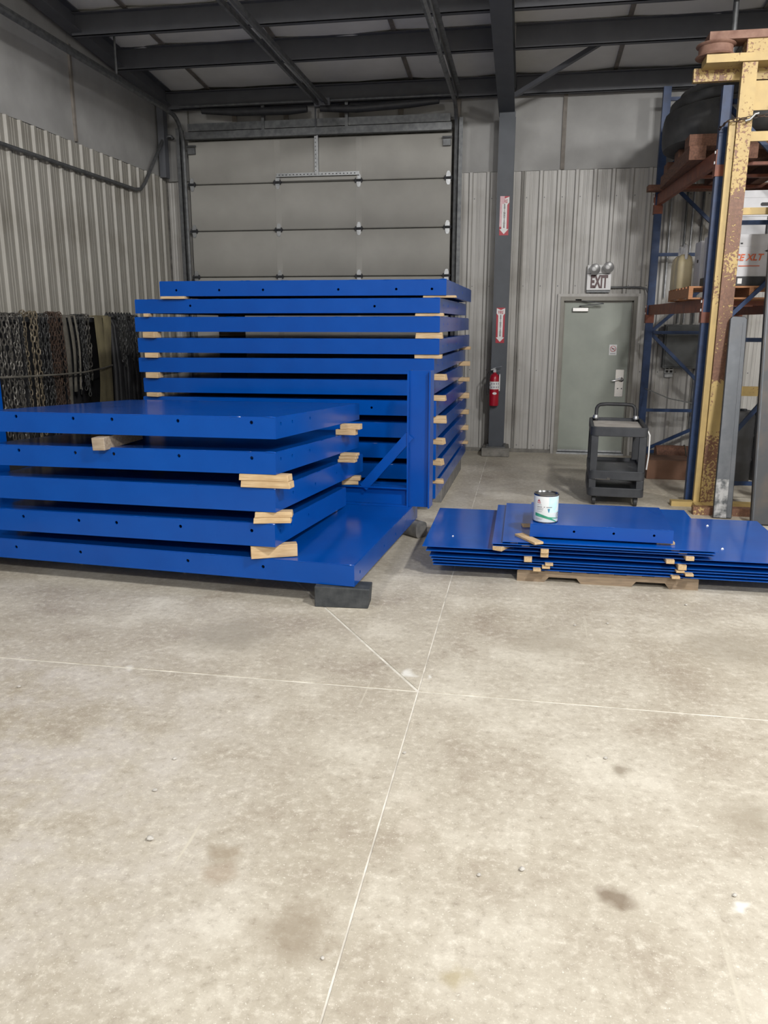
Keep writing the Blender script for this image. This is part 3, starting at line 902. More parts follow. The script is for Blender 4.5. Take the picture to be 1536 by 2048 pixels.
ordn = {1: 'topmost', 2: 'second', 3: 'third', 4: 'fourth', 5: 'fifth', 6: 'sixth', 7: 'seventh', 8: 'eighth', 9: 'ninth', 10: 'tenth'}
GS = 'lumber spacers between the frames of the tall stack'
rs = random.Random(3)
NR = {1: (-0.78, .30), 2: (-0.87, .26), 3: (-0.87, .25), 4: (-0.875, .25), 5: (-0.825, .25), 6: (-0.825, .24), 7: (-0.82, .25), 8: (-0.825, .24), 9: (-0.825, .22), 10: (-0.82, .22)}
for k in range(1, 11):
    up_, dn = TALL[k], TALL[k + 1]
    x, L = NR[k]
    y = 7.36 if k < 5 else 7.37
    z0, z1 = plane_z(dn, x, y, True), plane_z(up_, x, y, False)
    stick('pale spacer at the near right corner under the %s frame of the tall stack' % ordn[k], x, y, z0 + 0.0005, z1 - 0.001, L, 0.085, rs.uniform(-0.25, 0.1) if k >= 5 else -0.02, 'wood', GS, cut=rs.uniform(0.0, 0.012))
    x = -3.33 if k == 1 else (-3.615 if k == 2 else -3.59)
    z0, z1 = plane_z(dn, x, 7.4, True), plane_z(up_, x, 7.4, False)
    stick('pale spacer at the near left corner under the %s frame of the tall stack' % ordn[k], x, 7.38, z0 + 0.0005, z1 - 0.001, 0.24 if k == 1 else (0.05 if k == 2 else 0.13), 0.12, rs.uniform(-0.2, 0.2), 'wood', GS)
    if k >= 4:
        x = -0.735
        z0, z1 = plane_z(dn, x, 9.95, True), plane_z(up_, x, 9.95, False)
        stick('pale spacer at the far right corner under the %s frame of the tall stack' % ordn[k], x, 9.95, z0 + 0.0005, z1 - 0.001, 0.14, 0.09, rs.uniform(-0.1, 0.1), 'wood', GS)
    if k >= 1:
        yy = 9.2
        x = -3.45
        z0, z1 = plane_z(dn, x, yy, True), plane_z(up_, x, yy, False)
        stick('spacer far back on the left under the %s frame of the tall stack' % ordn[k], x, yy, z0 + 0.0005, z1 - 0.001, 0.3, 0.09, 0.1, 'wood', GS)
for x, y, lab in ((-0.80, 8.75, 'long grey timber on the floor under the right side of the tall stack'), (-3.55, 8.75, 'long grey timber on the floor under the left side of the tall stack')):
    b = MB(); b.box(-0.05, 0.05, -0.95, 0.95, 0, 0.1475)
    tag(obj('floor_timber', b, 'timber_grey', None, (x, y, 0), (0, 0, YT), bev=0.006), lab, 'timber')

GL = 'lumber spacers between the frames of the near left stack'
def between(lab, lo, hi, x, y, L, Wd, yaw, m='wood', cut=0.0, n=1, shift=0.02):
    z0, z1 = plane_z(LEFT[lo], x, y, True), plane_z(LEFT[hi], x, y, False)
    h = (z1 - z0 - 0.003) / n
    for i in range(n):
        s = '' if n == 1 else [', lower one of the pair', ', upper one of the pair'][i] if n == 2 else [', lowest of three', ', middle of three', ', uppermost of three'][i]
        stick(lab + s, x + shift * (i - (n - 1) / 2), y + 0.006 * i, z0 + 0.001 + i * (h + 0.0005), z0 + 0.001 + (i + 1) * h, L, Wd, yaw, m, GL, tilt=(-0.045, -0.012) if lo != 'base' else (-0.0205, -0.007), cut=cut)
between('weathered square post offcut under the front of the topmost left frame', 'f4', 'f5', -2.70, 4.95, 0.5, 0.088, radians(88), 'wood_grey')
between('pale spacer, near right, under the fourth frame up, left stack', 'f3', 'f4', -1.58, 4.71, 0.33, 0.09, radians(-3), cut=0.004, n=2, shift=-0.012)
between('pale spacer, near right corner under the middle frame, left stack', 'f2', 'f3', -1.545, 4.72, 0.24, 0.09, radians(12), cut=0.004, n=2, shift=0.008)
between('long pale spacer, near right, lying on the large base frame of the left stack', 'base', 'f2', -1.56, 4.76, 0.30, 0.07, radians(22), cut=0.0)
between('light spacer, far right corner under the topmost frame, left stack', 'f4', 'f5', -1.34, 6.05, 0.16, 0.08, radians(-4), n=2, shift=0.035)
between('light spacer, far right, under fourth frame up, left stack', 'f3', 'f4', -1.345, 6.05, 0.14, 0.08, radians(-4), n=3, shift=0.008)
for i_ in range(2):
    stick('light spacer on the crossbeam under the middle frame of the left stack, %s piece' % ('lower', 'upper')[i_], -1.41 + 0.02 * i_, 6.40, 0.4465 + 0.036 * i_, 0.4815 + 0.036 * i_, 0.14, 0.07, radians(12 - 8 * i_), 'wood', GL, tilt=(-0.0, -0.003))
between('small spacer at the far right of the large base frame of the left stack', 'base', 'f2', -1.50, 6.08, 0.1, 0.05, radians(0))
for lo, hi, wd in (('base', 'f2', 'second frame up'), ('f2', 'f3', 'middle frame'), ('f3', 'f4', 'fourth frame up'), ('f4', 'f5', 'topmost frame')):
    between('spacer in the dark, far left under the %s, left stack' % wd, lo, hi, -3.3, 5.9 if lo != 'base' else 5.7, 0.25, 0.09, radians(5))
# timbers under the base frame
b = MB(); b.prism([(-0.17, 0), (0.175, 0), (0.185, 0.13), (-0.17, 0.1375)], lambda u, v, t: (u, t, v), 0, 0.16)
tag(obj('floor_timber', b, 'timber_black', None, (-1.09, 4.645, 0), (0, 0, radians(4)), bev=0.006), 'blackened timber block under the near right corner of the left stack', 'timber')
b = MB(); b.box(-0.17, 0.17, 0, 0.15, 0, 0.137)
tag(obj('floor_timber', b, 'timber_black', None, (-4.3, 4.98, 0), (0, 0, radians(-4)), bev=0.006), 'blackened timber block under the near left corner of the left stack', 'timber')
b = MB()
prof = []
for i in range(16):
    t = 2 * pi * (i + 0.5) / 16
    prof.append((0.066 * (abs(cos(t)) ** 0.6) * (1 if cos(t) > 0 else -1), 0.069 + 0.069 * (abs(sin(t)) ** 0.6) * (1 if sin(t) > 0 else -1)))
b.prism(prof, lambda u, v, t: (t, u, v), -0.75, 0.0)
tag(obj('floor_timber', b, 'timber_grey', None, (-0.80, 6.42, 0), (0, 0, radians(-38)), smooth=40), 'round-edged grey timber poking out under the upright post', 'timber')
b = MB(); b.box(-0.6, 0.6, 0, 0.12, 0, 0.137)
tag(obj('floor_timber', b, 'timber_black', None, (-3.4, 6.2, 0), (0, 0, radians(-4)), bev=0.006), 'dark timber in the shadow under the far left of the left stack', 'timber')

# ================================================================ SHEET PILE
p = thing('wooden_pallet', 'weathered wooden pallet with notched stringers under the blue sheets', 'pallet', (0.62, 5.41, 0), (0, 0, radians(0.3)))
for i, y in enumerate((0.0, 0.5, 1.0)):
    prof = [(-0.61, 0.0), (-0.42, 0.0), (-0.39, 0.038), (-0.20, 0.038), (-0.17, 0.0), (0.17, 0.0), (0.20, 0.038), (0.39, 0.038), (0.42, 0.0), (0.61, 0.0), (0.61, 0.078), (-0.61, 0.078)]
    b = MB(); b.prism(prof, lambda u, v, t: (u, t, v), y, y + 0.04); obj('stringer', b, 'pallet', p)
for i in range(7):
    u = -0.605 + i * 0.185
    b = MB(); b.box(u, u + 0.1, 0.0, 1.04, 0.0785, 0.091); obj('deck_board', b, 'pallet', p)

def sheet(label, x0, x1, y0, y1, z, yaw=0.0, t=0.005, sag=0.0, group='blue painted steel sheets on the pallet', skewr=0.0):
    """thin steel sheet, origin at its front left corner"""
    nx = 12
    L, D = x1 - x0, y1 - y0
    vs, fs = [], []
    def zz(u):
        q = (u - L * 0.42) / L
        return -sag * q * q
    for top in (1, 0):
        for i in range(nx + 1):
            u = L * i / nx
            for j in (0, 1):
                vs.append((u, j * D, zz(u) + (t if top else 0)))
    n2 = (nx + 1) * 2
    for i in range(nx):
        a = 2 * i
        fs.append((a, a + 2, a + 3, a + 1)); fs.append((n2 + a, n2 + a + 1, n2 + a + 3, n2 + a + 2))
        fs.append((a, n2 + a, n2 + a + 2, a + 2)); fs.append((a + 1, a + 3, n2 + a + 3, n2 + a + 1))
    fs.append((0, 1, n2 + 1, n2)); fs.append((2 * nx, n2 + 2 * nx, n2 + 2 * nx + 1, 2 * nx + 1))
    b = MB(); b.add(vs, fs)
    o = obj('steel_sheet', b, 'blue_sheet', None, (x0, y0, z), (0, 0, yaw))
    return tag(o, label, 'steel sheet', group)
sh = [(0.0915, -0.585, 5.385, 'lowest of the six wide blue sheets, lying directly on the pallet'), (0.114, -0.59, 5.38, 'second lowest of the six wide blue sheets on the pallet'),
      (0.136, -0.60, 5.38, 'third lowest of the six wide blue sheets on the pallet'), (0.156, -0.61, 5.375, 'third from the top of the six wide blue sheets on the pallet'),
      (0.196, -0.635, 5.37, 'second from the top of the six wide blue sheets on the pallet'), (0.228, -0.662, 5.37, 'uppermost of the six wide blue sheets, its left end bare and shiny')]
zt_prev = None
for i, (z, x0, y0, lab) in enumerate(sh):
    sheet(lab, x0, x0 + 2.55, y0, y0 + 1.2, z)
md = [(0.262, -0.165, 5.345, 'lowest of the three narrower blue sheets above the wide ones'), (0.2825, -0.17, 5.33, 'middle one of the three narrower blue sheets above the wide ones'), (0.299, -0.10, 5.335, 'top one of the three narrower blue sheets, under the boxed panel')]
for z, x0, y0, lab in md:
    sheet(lab, x0, x0 + 1.47 - (0.05 if x0 > -0.12 else 0.0), y0, y0 + 1.21, z, group='narrower blue steel sheets on the pallet')
# sticks between the sheets (long side along the depth)
GP = 'thin wooden sticks between the blue sheets'
def lath(lab, x, y0, z0, z1, wd=0.052, L=1.1, yaw=0.0, m='wood_y'):
    b = MB(); b.box(-wd / 2, wd / 2, 0, L, 0, z1 - z0)
    tag(obj('wood_stick', b, m, None, (x, y0, z0), (0, 0, yaw), bev=0.002), lab, 'wood stick', GP)
lv = [s[0] for s in sh] + [m_[0] for m_ in md]
names = ['lowest wide sheet', 'second lowest wide sheet', 'third lowest wide sheet', 'fourth wide sheet', 'fifth wide sheet', 'uppermost wide sheet', 'lowest narrow sheet', 'middle narrow sheet', 'top narrow sheet']
lx = [(0.145, 1.065), (0.205, 1.15), (0.225, 1.09), (0.08, 1.10), (0.19, 1.02), (0.19, 1.14), (0.06, 1.10), (-0.02, 1.05)]
for i in range(8):
    for s_, x in zip(('left', 'right'), lx[i]):
        z0, z1 = lv[i] + 0.005, lv[i + 1]
        yy = 5.335 if i not in (5,) else 5.32
        lath('%s wooden stick lying on the %s of the pile' % (s_, names[i]), x, yy if i < 6 else 5.36, z0 + 0.0003, z1 - 0.0003, 0.054)
# boxed panel with turned-down edges, holes in front
def boxed_panel():
    root = thing('boxed_panel', 'small blue boxed deck panel with three bolt holes, under the paint can', 'steel frame', (0.085, 5.43, 0.321), (0, 0, radians(-1.0)))
    W, D, H, t = 0.955, 0.70, 0.092, 0.006
    b = MB(); b.box(0.003, W - 0.003, 0.003, D - 0.003, H - 0.005, H); obj('top_plate', b, 'blue', root)
    b = holed(MB(), W, H - 0.003, t, [(0.30, .05), (0.565, .05), (0.83, .05)], lambda u, v, q: (u, q, v), 0.009); raw('front_rail', b, 'blue', root)
    for x in (0, W - t):
        b = MB(); b.box(x, x + t, t + .001, D - t - .001, 0, H - 0.003); obj('side_rail', b, 'blue', root)
    b = MB(); b.box(0, W, D - t, D, 0, H - 0.003); obj('rear_rail', b, 'blue', root)
    b = MB()
    rnd = random.Random(5)
    for u in (0.02, 0.06, 0.1, 0.40, 0.49, 0.52, 0.80, 0.86, 0.91):
        L = rnd.uniform(0.02, 0.05)
        b.tube([(u + L * i / 4, 0.002, H - 0.001 + rnd.uniform(-.001, .001)) for i in range(5)], [0.002, 0.005, 0.0035, 0.005, 0.002], 5)
    obj('weld_bead', b, 'blue', root, smooth=60, kind='stuff')
boxed_panel()
zb0, zb1 = 0.3043, 0.3207
for lab, x, y, L, wd, yaw in (('stick slanting out under the left front corner of the boxed panel', 0.08, 5.40, 0.26, 0.07, radians(-58)), ('stick under the boxed panel poking out behind the paint can', 0.10, 5.78, 0.14, 0.06, radians(10)),
                              ('stick under the right front corner of the boxed panel', 1.0, 5.47, 0.12, 0.05, radians(0)), ('stick under the far right corner of the boxed panel', 1.01, 5.98, 0.13, 0.05, radians(5))):
    b = MB(); b.box(-L / 2, L / 2, -wd / 2, wd / 2, 0, zb1 - zb0)
    tag(obj('wood_stick', b, 'wood', None, (x, y, zb0), (0, 0, yaw), bev=0.002), lab, 'wood stick', GP)
b = MB(); b.box(-0.035, 0.035, 0, 0.2, 0, 0.03)
tag(obj('wood_stick', b, 'wood_y', None, (-0.135, 5.33, 0.2335), (0, 0, radians(-25)), bev=0.002), 'stick poking out at the left end of the narrow sheets', 'wood stick', GP)

# paint can
def paint_can():
    R, H = 0.085, 0.20
    root = thing('paint_can', 'white and pale blue metal paint can with a green swoosh, on the boxed panel', 'paint can', (0.19, 5.54, 0.4135))
    b = MB(); b.lathe([(R - 0.002, 0.0), (R, 0.004), (R, H - 0.012), (R - 0.003, H - 0.01)], 40); obj('body', b, 'can_white', root, smooth=40)
    b = MB(); b.lathe([(R - 0.001, 0.0), (R + 0.002, 0.001), (R + 0.002, 0.006), (R, 0.008)], 40); obj('bottom_rim', b, 'tin', root, smooth=40)
    b = MB(); b.lathe([(R, H - 0.012), (R + 0.0025, H - 0.008), (R + 0.002, H), (R - 0.006, H + 0.001), (R - 0.012, H - 0.008), (0.062, H - 0.009), (0.06, H - 0.005), (0.02, H - 0.006), (0.001, H - 0.006)], 40)
    obj('lid', b, 'tin', root, smooth=30)
    def wrap(poly, rr):
        """polygon strip list in (arc, z) -> raised print on the can, arc measured along the front"""
        vs, fs = [], []
        for strip in poly:
            k = len(vs)
            for (a, z) in strip:
                t = a / R - pi / 2 + 0.15
                vs.append((rr * cos(t), rr * sin(t), z))
            n = len(strip) // 2
            for i in range(n - 1):
                fs.append((k + i, k + i + 1, k + 2 * n - 2 - i, k + 2 * n - 1 - i))
        m_ = MB(); m_.add(vs, fs); return m_
    def rect(a0, a1, z0, z1, n=6):
        return [(a0 + (a1 - a0) * i / n, z0) for i in range(n + 1)] + [(a1 - (a1 - a0) * i / n, z1) for i in range(n + 1)]
    obj('blue_print', wrap([rect(0.005, 0.115, 0.075, 0.185, 14)], R + 0.0004), 'pale_blue', root)
    b = [[(0.055 + 0.05 * i / 6, 0.085 + 0.0 * i) for i in range(7)] + [(0.105 - 0.03 * i / 6, 0.165) for i in range(7)]]
    obj('white_print', wrap(b, R + 0.0008), 'can_white', root)
    sw = []
    def swoosh(f0, f1, a0, a1, n=18):
        lo = [(a0 + (a1 - a0) * i / n, f0(i / n)) for i in range(n + 1)]
        hi = [(a0 + (a1 - a0) * i / n, f1(i / n)) for i in range(n + 1)]
        return lo + hi[::-1]
    obj('green_swoosh', wrap([swoosh(lambda s: 0.047 - 0.008 * s - 0.036 * s * s, lambda s: 0.07 - 0.012 * s - 0.05 * s * s, -0.095, 0.075)], R + 0.0012), 'teal', root)
    obj('green_swoosh', wrap([swoosh(lambda s: 0.042 - 0.016 * s, lambda s: 0.05 - 0.018 * s, -0.02, 0.10)], R + 0.001), 'teal', root)
    t_ = [[(-0.078, 0.148), (-0.07, 0.148), (-0.062, 0.148), (-0.054, 0.148), (-0.064, 0.168), (-0.065, 0.168), (-0.066, 0.168), (-0.068, 0.168)]]
    obj('red_mark', wrap([[(-0.079, 0.149), (-0.073, 0.149), (-0.0675, 0.169), (-0.07, 0.169)][:4], [(-0.067, 0.169), (-0.0645, 0.169), (-0.055, 0.149), (-0.061, 0.149)][::-1], [(-0.074, 0.153), (-0.060, 0.153), (-0.061, 0.159), (-0.073, 0.159)], rect(-0.08, -0.052, 0.140, 0.1445, 4)], R + 0.001), 'red', root)
    lines = [rect(-0.08, -0.045, 0.128, 0.131), rect(-0.08, -0.042, 0.112, 0.118), rect(-0.03, -0.022, 0.112, 0.118), rect(-0.012, 0.028, 0.111, 0.117), rect(-0.08, -0.03, 0.104, 0.106), rect(-0.08, -0.035, 0.098, 0.1), rect(-0.08, -0.035, 0.092, 0.094), rect(-0.08, -0.04, 0.080, 0.082), rect(-0.09, -0.03, 0.03, 0.032), rect(-0.088, -0.04, 0.024, 0.026)]
    obj('fine_print', wrap(lines, R + 0.001), 'grey_ink', root, kind='stuff')
    obj('blue_brush_mark', wrap([[(0.003, 0.078), (0.008, 0.077), (0.014, 0.104), (-0.004, 0.104)]], R + 0.0012), 'mid_blue', root)
    ring = []
    for i in range(20):
        t0, t1 = 2 * pi * i / 20, 2 * pi * (i + 1) / 20
        ring.append([(0.088 + 0.02 * cos(t0), 0.052 + 0.025 * sin(t0)), (0.088 + 0.02 * cos(t1), 0.052 + 0.025 * sin(t1)), (0.088 + 0.014 * cos(t1), 0.052 + 0.018 * sin(t1)), (0.088 + 0.014 * cos(t0), 0.052 + 0.018 * sin(t0))])
    ring.append([(0.084, 0.042), (0.092, 0.042), (0.093, 0.062), (0.083, 0.062)])
    obj('round_badge', wrap(ring, R + 0.0014), 'grey_ink', root)
paint_can()

# ================================================================ CHAINS ON THE LEFT WALL
def links(mb, p, q, pitch=0.046, r=0.0055, wdt=0.017, n=8, k=4, jit=0.004, rnd=random):
    """a hanging run of oval links from p to q"""
    p, q = Vector(p), Vector(q)
    L = (q - p).length
    m = max(2, int(L / pitch))
    d = (q - p) / m
    dn = d.normalized()
    a = dn.cross(Vector((0, 1, 0.01))).normalized()
    c = dn.cross(a)
    for i in range(m):
        o = p + d * (i + 0.5) + Vector((rnd.uniform(-jit, jit), rnd.uniform(-jit, jit), 0))
        tw = (0 if i % 2 else pi / 2) + rnd.uniform(-0.5, 0.5) + 0.6
        s_ = a * cos(tw) + c * sin(tw)
        pts = []
        for j in range(n):
            t = 2 * pi * j / n
            lo, wi = sin(t), cos(t)
            pts.append(o + dn * (lo * pitch * 0.66) + s_ * (wi * wdt * (0.85 if abs(lo) < 0.8 else 0.6)))
        mb.tube(pts, r, k, closed=True)

# rail with brackets that everything hangs from
RAILZ = 1.80
r_ = thing('chain_rail', 'dark steel rail on the left wall from which chains and slings hang', 'rail', (-4.97, 8.1, 0))
b = MB(); b.box(-0.015, 0.015, -2.1, 1.75, RAILZ - 0.03, RAILZ + 0.02); obj('rail', b, 'black', r_)
for yy in (-2.0, -1.2, -0.4, 0.4, 1.1, 1.68):
    b = MB(); b.box(-0.105, 0.0, yy - 0.02, yy + 0.02, RAILZ - 0.04, RAILZ - 0.005); b.box(-0.105, -0.098, yy - 0.025, yy + 0.025, RAILZ - 0.25, RAILZ + 0.05); b.bar((-0.1, yy, RAILZ - 0.22), (-0.005, yy, RAILZ - 0.03), 0.015, 0.015); obj('bracket', b, 'black', r_)
b = MB(); b.box(-0.1, -0.085, -2.1, 1.9, 0.12, RAILZ - 0.03); obj('backing_board', b, 'hose', r_)

GC = 'chains hanging on the left wall'
rc = random.Random(11)
def chain(label, y, strands, m, zlo, pitch=0.046, r=0.0055, spread=0.03, hook=False, dz=0.0):
    root = thing('hanging_chain', label, 'chain', (-4.93, y, RAILZ), group=GC)
    for s in range(strands):
        b = MB()
        oy = (s - (strands - 1) / 2) * spread
        ox = 0.025 + 0.02 * (s % 3)
        top = Vector((ox - 0.0, oy, 0.04 + dz))
        links(b, top, (ox + rc.uniform(-0.01, 0.02), oy + rc.uniform(-0.03, 0.03), zlo - RAILZ + rc.uniform(-0.1, 0.1)), pitch, r, pitch * 0.37, rnd=rc)
        links(b, top + Vector((0, 0, 0.01)), (-0.06, oy + 0.005, 0.035), pitch, r, pitch * 0.37, n=8, rnd=rc)
        obj('chain_strand', b, m, root, smooth=60)
    if hook:
        b = MB(); pts = [(0.05, 0.0, zlo - RAILZ + 0.52)] + [(0.05, 0.035 * cos(t), zlo - RAILZ + 0.44 + 0.04 * sin(t)) for t in [pi * (0.5 - i * 0.19) for i in range(8)]]
        b.tube(pts, [0.008, 0.011, 0.012, 0.013, 0.013, 0.012, 0.01, 0.007, 0.004], 6); obj('grab_hook', b, 'chain_grey', root, smooth=60)
    return root
chain('thick grey chain bundle at the far left edge of the left wall rail', 6.94, 3, 'chain_grey', 0.6, 0.055, 0.0075, 0.045)
chain('grey doubled chain with a grab hook, beside the thickest bundle on the rail', 7.10, 3, 'chain_grey', 0.55, 0.044, 0.006, 0.04, hook=True)
chain('thin dark chain hanging left of the tan chains', 7.22, 2, 'chain_dark', 0.6, 0.036, 0.0045, 0.03)
chain('brownish tan chain, left one of the two tan chains', 7.32, 1, 'chain_tan', 0.95, 0.048, 0.006, 0.03, dz=0.03)
chain('bright tan heavy chain, right one of the two tan chains', 7.45, 2, 'chain_tan', 0.6, 0.056, 0.0075, 0.045, dz=0.02)
chain('dark grey chain hanging right of the bright tan chain', 7.60, 3, 'chain_dark', 0.6, 0.044, 0.0055, 0.04)
chain('wide rusty brown chain bundle in the middle of the rail', 7.82, 6, 'chain_rust', 0.6, 0.045, 0.006, 0.032, dz=0.02)
chain('dark short chain left of the light grey chain', 8.32, 4, 'chain_dark', 1.0, 0.042, 0.0055, 0.035)
chain('single light grey chain hanging left of the wide tan sling', 8.46, 2, 'chain_grey', 1.12, 0.05, 0.006, 0.035)
chain('dark small chains with hooks right of the wide tan sling', 9.10, 5, 'chain_dark', 1.32, 0.042, 0.0055, 0.036).location.x += 0.09
chain('dark chain nearest the tall blue stack on the rail', 9.42, 4, 'chain_dark', 1.3, 0.042, 0.0055, 0.045).location.x += 0.09
def band(name, label, cat, y, wd, zlo, m, pts_dx, m2=None, group=None, loops=1, gap=0.0):
    root = thing(name, label, cat, (-4.93, y, RAILZ), group=group)
    for s in range(loops):
        oy = (s - (loops - 1) / 2) * gap
        vs, fs = [], []
        n = 14
        for i in range(n + 1):
            t = i / n
            z = 0.035 - (RAILZ + 0.035 - zlo) * t
            ww = wd * (0.5 + 0.07 * sin(7 * t + s * 2))
            yy = oy + pts_dx * t + 0.012 * sin(5 * t + 2 * s)
            xo = 0.035 + 0.02 * sin(3 * t + s)
            for (a, c) in ((-1, 0), (0, 1), (1, 0), (0, -0.35)):
                vs.append((xo + c * 0.012, yy + a * ww, z))
        for i in range(n):
            for k in range(4):
                fs.append((i * 4 + k, i * 4 + (k + 1) % 4, i * 4 + 4 + (k + 1) % 4, i * 4 + 4 + k))
        fs.append((0, 1, 2, 3)); fs.append((n * 4, n * 4 + 3, n * 4 + 2, n * 4 + 1))
        k = len(vs)
        vs += [(-0.05, oy - wd * 0.4, 0.03), (0.04, oy - wd * 0.45, 0.035), (0.04, oy + wd * 0.45, 0.035), (-0.05, oy + wd * 0.4, 0.03), (-0.05, oy - wd * 0.4, 0.04), (0.04, oy - wd * 0.45, 0.047), (0.04, oy + wd * 0.45, 0.047), (-0.05, oy + wd * 0.4, 0.04)]
        fs += [(k, k + 3, k + 2, k + 1), (k + 4, k + 5, k + 6, k + 7), (k, k + 1, k + 5, k + 4), (k + 1, k + 2, k + 6, k + 5), (k + 2, k + 3, k + 7, k + 6), (k + 3, k, k + 4, k + 7)]
        b = MB(); b.add(vs, fs)
        obj('webbing', b, m, root, smooth=50)
    return root
band('lifting_strap', 'grey patched webbing strap hanging right of the rusty chains', 'strap', 8.0, 0.08, 0.65, 'strap', 0.0, group='straps on the rail')
band('lifting_strap', 'plain grey strap hanging second to the right of the rusty chains', 'strap', 8.11, 0.06, 1.02, 'strap', 0.02, group='straps on the rail')
band('lifting_strap', 'narrow grey strap just left of the dark short chain', 'strap', 8.21, 0.035, 1.04, 'strap', 0.02, group='straps on the rail')
band('lifting_sling', 'wide tan webbing sling folded over the rail, the palest thing there', 'sling', 8.79, 0.17, 0.75, 'sling', -0.02, loops=2, gap=0.16)
rt_ = thing('hose_bundle', 'black hoses hanging at the right end of the wall rail', 'hose', (-4.92, 9.3, 0))
for s in range(9):
    oy = -0.28 + s * 0.072
    b = MB(); b.tube([(-0.06, oy, RAILZ - 0.05), (-0.045, oy, RAILZ + 0.06), (0.0, oy + 0.01, RAILZ - 0.08), (0.02 + 0.01 * sin(s * 2), oy + 0.02, 1.2), (0.02, oy + 0.03 * sin(s), 0.55)], 0.036, 8); obj('hose', b, 'hose', rt_, smooth=60)
wr_ = MB(); wr_.tube([(-4.855, 6.6, 1.27), (-4.82, 7.1, 1.25), (-4.80, 7.7, 1.235), (-4.80, 8.15, 1.23), (-4.82, 8.6, 1.25), (-4.86, 8.9, 1.27)], 0.010, 6)
tag(obj('bungee_cord', wr_, 'strap', smooth=60), 'thin grey cord strung across the front of the hanging chains', 'cord')
# conduit along the left wall
b = MB(); b.tube([(-5.04, -6, 3.42), (-5.04, 10.15, 3.437), (-5.04, 10.3, 3.46), (-5.035, 10.42, 3.55), (-5.02, 11.02, 4.2), (-5.0, 11.12, 4.27), (-4.95, 11.14, 4.27), (-4.92, 11.14, 4.235)], 0.022, 8)
tag(obj('wall_conduit', b, 'galv_dark', smooth=60), 'dark pipe along the left wall that kinks up to the corner', 'pipe')
# bundle of odd steel below the chains is hidden by the stacks

# ================================================================ BY THE DOOR
# emergency exit sign with two lamp heads
e = thing('exit_sign', 'white EXIT sign with two round emergency lamps above the door', 'exit sign', (0.915, WY - 0.03, 2.2))
b = MB(); b.box(-0.155, 0.155, -0.07, 0.0, 0.0, 0.205); obj('face_panel', b, 'white', e, bev=0.005)
b = MB(); b.box(-0.155, 0.145, -0.06, 0.0, 0.21, 0.32); obj('battery_box', b, 'white', e, bev=0.006)
b = MB(); b.box(-0.15, 0.15, -0.05, 0.0, -0.03, 0.0); obj('mounting_bracket', b, 'galv_dark', e)
text('EXIT', 0.215, 'exit_red', e, (0.0, -0.0715, 0.098), FRONT, sx=0.50, ext=0.001, off=0.010)
for i, (x, z) in enumerate(((-0.068, 0.258), (0.103, 0.28))):
    b = MB(); b.lathe([(0.03, 0.0), (0.056, 0.03), (0.068, 0.06), (0.07, 0.085), (0.064, 0.087)], 20, fn=lambda a, c, q: (x + a, -0.07 - q, z + c)); hd = obj('lamp_head', b, 'lens', e, smooth=40)
    b = MB(); b.lathe([(0.03, 0.0), (0.026, -0.007), (0.012, -0.012), (0.001, -0.013)], 16, fn=lambda a, c, q: (x - 0.01 + a, -0.157 + q, z + 0.005 + c)); obj('lamp_bulb', b, 'white', hd, smooth=60)
b = MB(); b.tube([(1.07, WY - 0.045, 2.235), (1.45, WY - 0.045, 2.235), (1.53, WY - 0.045, 2.215), (1.56, WY - 0.045, 2.15), (1.56, WY - 0.045, 1.72), (1.80, WY - 0.045, 1.60)], 0.013, 8)
tag(obj('conduit', b, 'galv_dark', smooth=60), 'thin conduit running right from the exit sign and down', 'pipe')
# no smoking plate on the door
n_ = thing('no_smoking_sign', 'small white no smoking plate on the green door', 'sign', (1.165, WY + 0.02, 1.415))
b = MB(); b.box(-0.05, 0.05, -0.004, 0, -0.06, 0.08); obj('plate', b, 'white', n_, bev=0.002)
b = MB()
b.tube([(0.036 * cos(2 * pi * i / 20), -0.005, 0.025 + 0.036 * sin(2 * pi * i / 20)) for i in range(20)], 0.004, 4, closed=True)
b.tube([(-0.025, -0.005, 0.05), (0.025, -0.005, 0.0)], 0.004, 4)
obj('red_ring', b, 'red', n_)
b = MB(); b.box(-0.022, 0.018, -0.006, -0.003, 0.02, 0.029); obj('cigarette_mark', b, 'ink', n_)
b = MB(); b.box(-0.035, 0.035, -0.0045, -0.003, -0.045, -0.036); obj('plate_line', b, 'grey_ink', n_)

